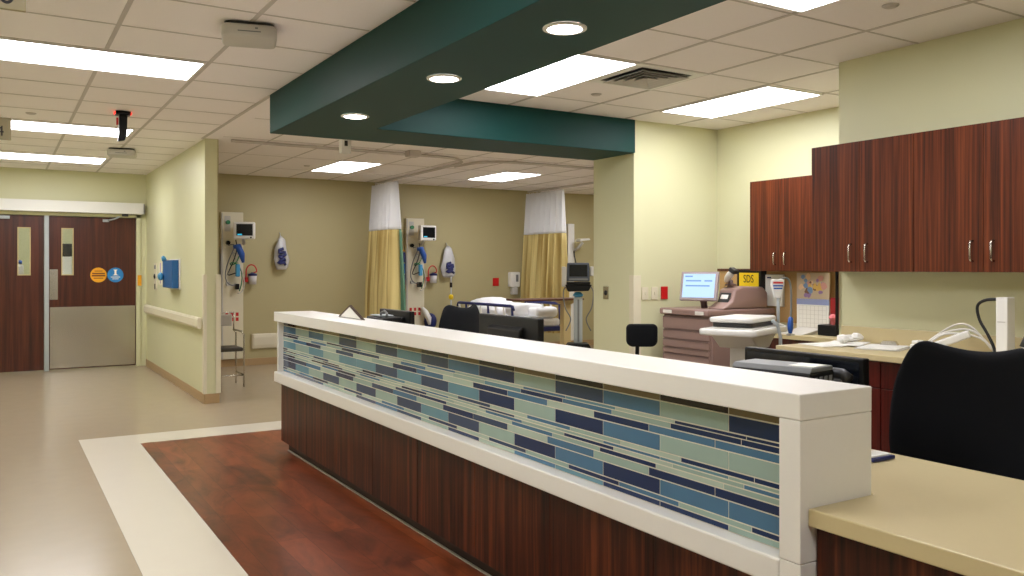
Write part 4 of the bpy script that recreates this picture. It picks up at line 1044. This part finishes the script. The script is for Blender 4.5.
# rolling vital signs monitor
vs = thing('vital_signs_monitor', 'rolling vital signs monitor with grey pole by the column', 'monitor', (6.36, 8.75, 0), -math.radians(32))
vh = MB().prism([(-.15, .02), (.15, .02), (.14, .26), (-.14, .26)], 'y', -.05, .06).build('housing', mat('slate_plastic', (74, 80, 92), .4), vs, world=False, bevel=.015)
vh.location = (0, 0, 1.21)
s_ = MB().box(-.115, .115, -.054, -.0505, .085, .235).build('screen', M['screenblk'], vs, world=False); s_.location = (0, 0, 1.21)
b_ = MB().box(-.12, .12, -.054, -.0505, .035, .06).build('button_row', M['grey'], vs, world=False); b_.location = (0, 0, 1.21)
MB().box(-.15, .15, -.11, .09, 1.19, 1.225).build('shelf', M['black'], vs, world=False, bevel=.006)
MB().prism([(-.17, 1.19), (.17, 1.19), (.13, 1.11), (-.13, 1.10)], 'y', -.10, .08).build('basket', M['black'], vs, world=False, bevel=.01)
MB().lathe([(.035, 1.03), (.07, 1.05), (.06, 1.07), (.03, 1.095)], n=16).build('collar', M['lblue'], vs, world=False, smooth=True, label='blue collar')
MB().box(-.055, .055, -.045, .045, .44, 1.03).build('pole', M['alu'], vs, world=False, bevel=.015)
MB().box(-.012, .012, -.052, -.0455, .46, 1.0).build('pole_groove', M['grey'], vs, world=False)
MB().prism([(-.17, .36), (.17, .36), (.13, .44), (-.13, .44)], 'y', -.14, .14).build('battery_box', M['black'], vs, world=False, bevel=.012)
MB().cyl((0, 0, .10), (0, 0, .36), .03, 12).build('lower_pole', M['alu'], vs, world=False)
for k in range(5):
    an = 2*PI*k/5; c, q_ = math.cos(an), math.sin(an)
    MB().tube([(0, 0, .10), (.27*c, .27*q_, .07), (.27*c, .27*q_, .002)], [.03, .02, .025], 8).build('leg', M['black'], vs, world=False, smooth=True)
for k, sx in enumerate((-1, 1)):
    MB().smooth_tube([(sx*.13, -.03, 1.2), (sx*.19, -.05, 1.1), (sx*.17, -.06, .9), (sx*.10, -.06, .75), (sx*.16, -.05, .6)], .008, 6).build('cable', M['grey'], vs, world=False, smooth=True)
MB().box(.152, .20, -.06, .02, 1.30, 1.42).build('probe_holder', M['lgrey'], vs, world=False, bevel=.01)
MB().box(-.21, -.152, -.06, .02, 1.16, 1.42).build('side_pod', M['lgrey'], vs, world=False, bevel=.01)
# third headwall column behind the second curtain
h3 = thing('headwall_column', 'narrow white panel with an arm right of the second curtain', 'wall panel', (8.75, WY, .1))
MB().box(8.66, 8.80, WY-.08, WY, .11, 2.19).build('panel', M['white'], h3, bevel=.006)
MB().tube([(8.80, WY-.085, 1.72), (8.80, WY-.2, 1.76), (8.86, WY-.25, 1.86)], .025, 8).build('arm', M['lgrey'], h3, smooth=True)
MB().prism([(8.74, 1.87), (8.98, 1.90), (8.96, 1.93), (8.76, 1.92)], 'y', WY-.32, WY-.18).build('lamp_head', M['white'], h3, bevel=.008)
MB().tube([(8.78, WY-.09, 1.70), (8.76, WY-.14, 1.60), (8.80, WY-.14, 1.45), (8.77, WY-.12, 1.3)], .012, 6).build('cable', M['dgrey'], h3, smooth=True)
# iv pole between bag and stretcher
iv = thing('iv_pole', 'thin pole with a yellow clamp left of the stretcher', 'pole', (6.236, 12.05, 0))
MB().cyl((6.236, 12.05, .06), (6.236, 12.05, 1.27), .010, 8).build('pole', M['alu'], iv, smooth=True)
MB().cyl((6.236, 12.05, 1.09), (6.236, 12.05, 1.17), .022, 10).build('cap', M['black'], iv)
k_ = MB(); k_.ball((6.236, 12.05, .936), (.04, .04, .045)); k_.build('clamp', M['yellow'], iv, smooth=True, label='yellow clamp')
MB().lathe([(.15, .002), (.15, .03), (.03, .06)], (6.236, 12.05, 0), 20).build('base', M['dgrey'], iv)
# white and navy bag hung at the headwall foot
bg = thing('cuff_bag', 'navy and white roll hung at the foot of the curtained panel', 'bag', (5.98, WY-.1, .35))
k_ = MB(); k_.ball((5.93, WY-.12, .55), (.11, .07, .13), 16); k_.build('roll', M['navy'], bg, smooth=True)
k_ = MB(); k_.tube([(5.80, WY-.10, .77), (5.83, WY-.13, .70), (5.87, WY-.185, .60), (5.88, WY-.19, .50)], [.02, .05, .045, .02], 10); k_.build('strap', M['white'], bg, smooth=True)

# ------------------------------------------------------------------ camera, world, view
yaw = math.atan(515/840)
cam = bpy.data.cameras.new('camera'); co = bpy.data.objects.new('camera', cam); C.objects.link(co)
co.location = (0, 0, 1.4); co.rotation_euler = (PI/2, 0, -yaw)
cam.sensor_width = 36; cam.lens = 840*36/1024; cam.shift_y = -19.8/1024; cam.clip_start = .05
sc.camera = co
wd = bpy.data.worlds.new('world'); sc.world = wd; wd.use_nodes = True
wd.node_tree.nodes['Background'].inputs[0].default_value = (.5, .5, .5, 1); wd.node_tree.nodes['Background'].inputs[1].default_value = .05
sc.view_settings.view_transform = 'Standard'; sc.view_settings.look = 'None'; sc.view_settings.gamma = 1
sc.view_settings.use_curve_mapping = False; sc.view_settings.exposure = 0.0
sc.cycles.use_denoising = True
sc.cycles.max_bounces = 10; sc.cycles.diffuse_bounces = 6
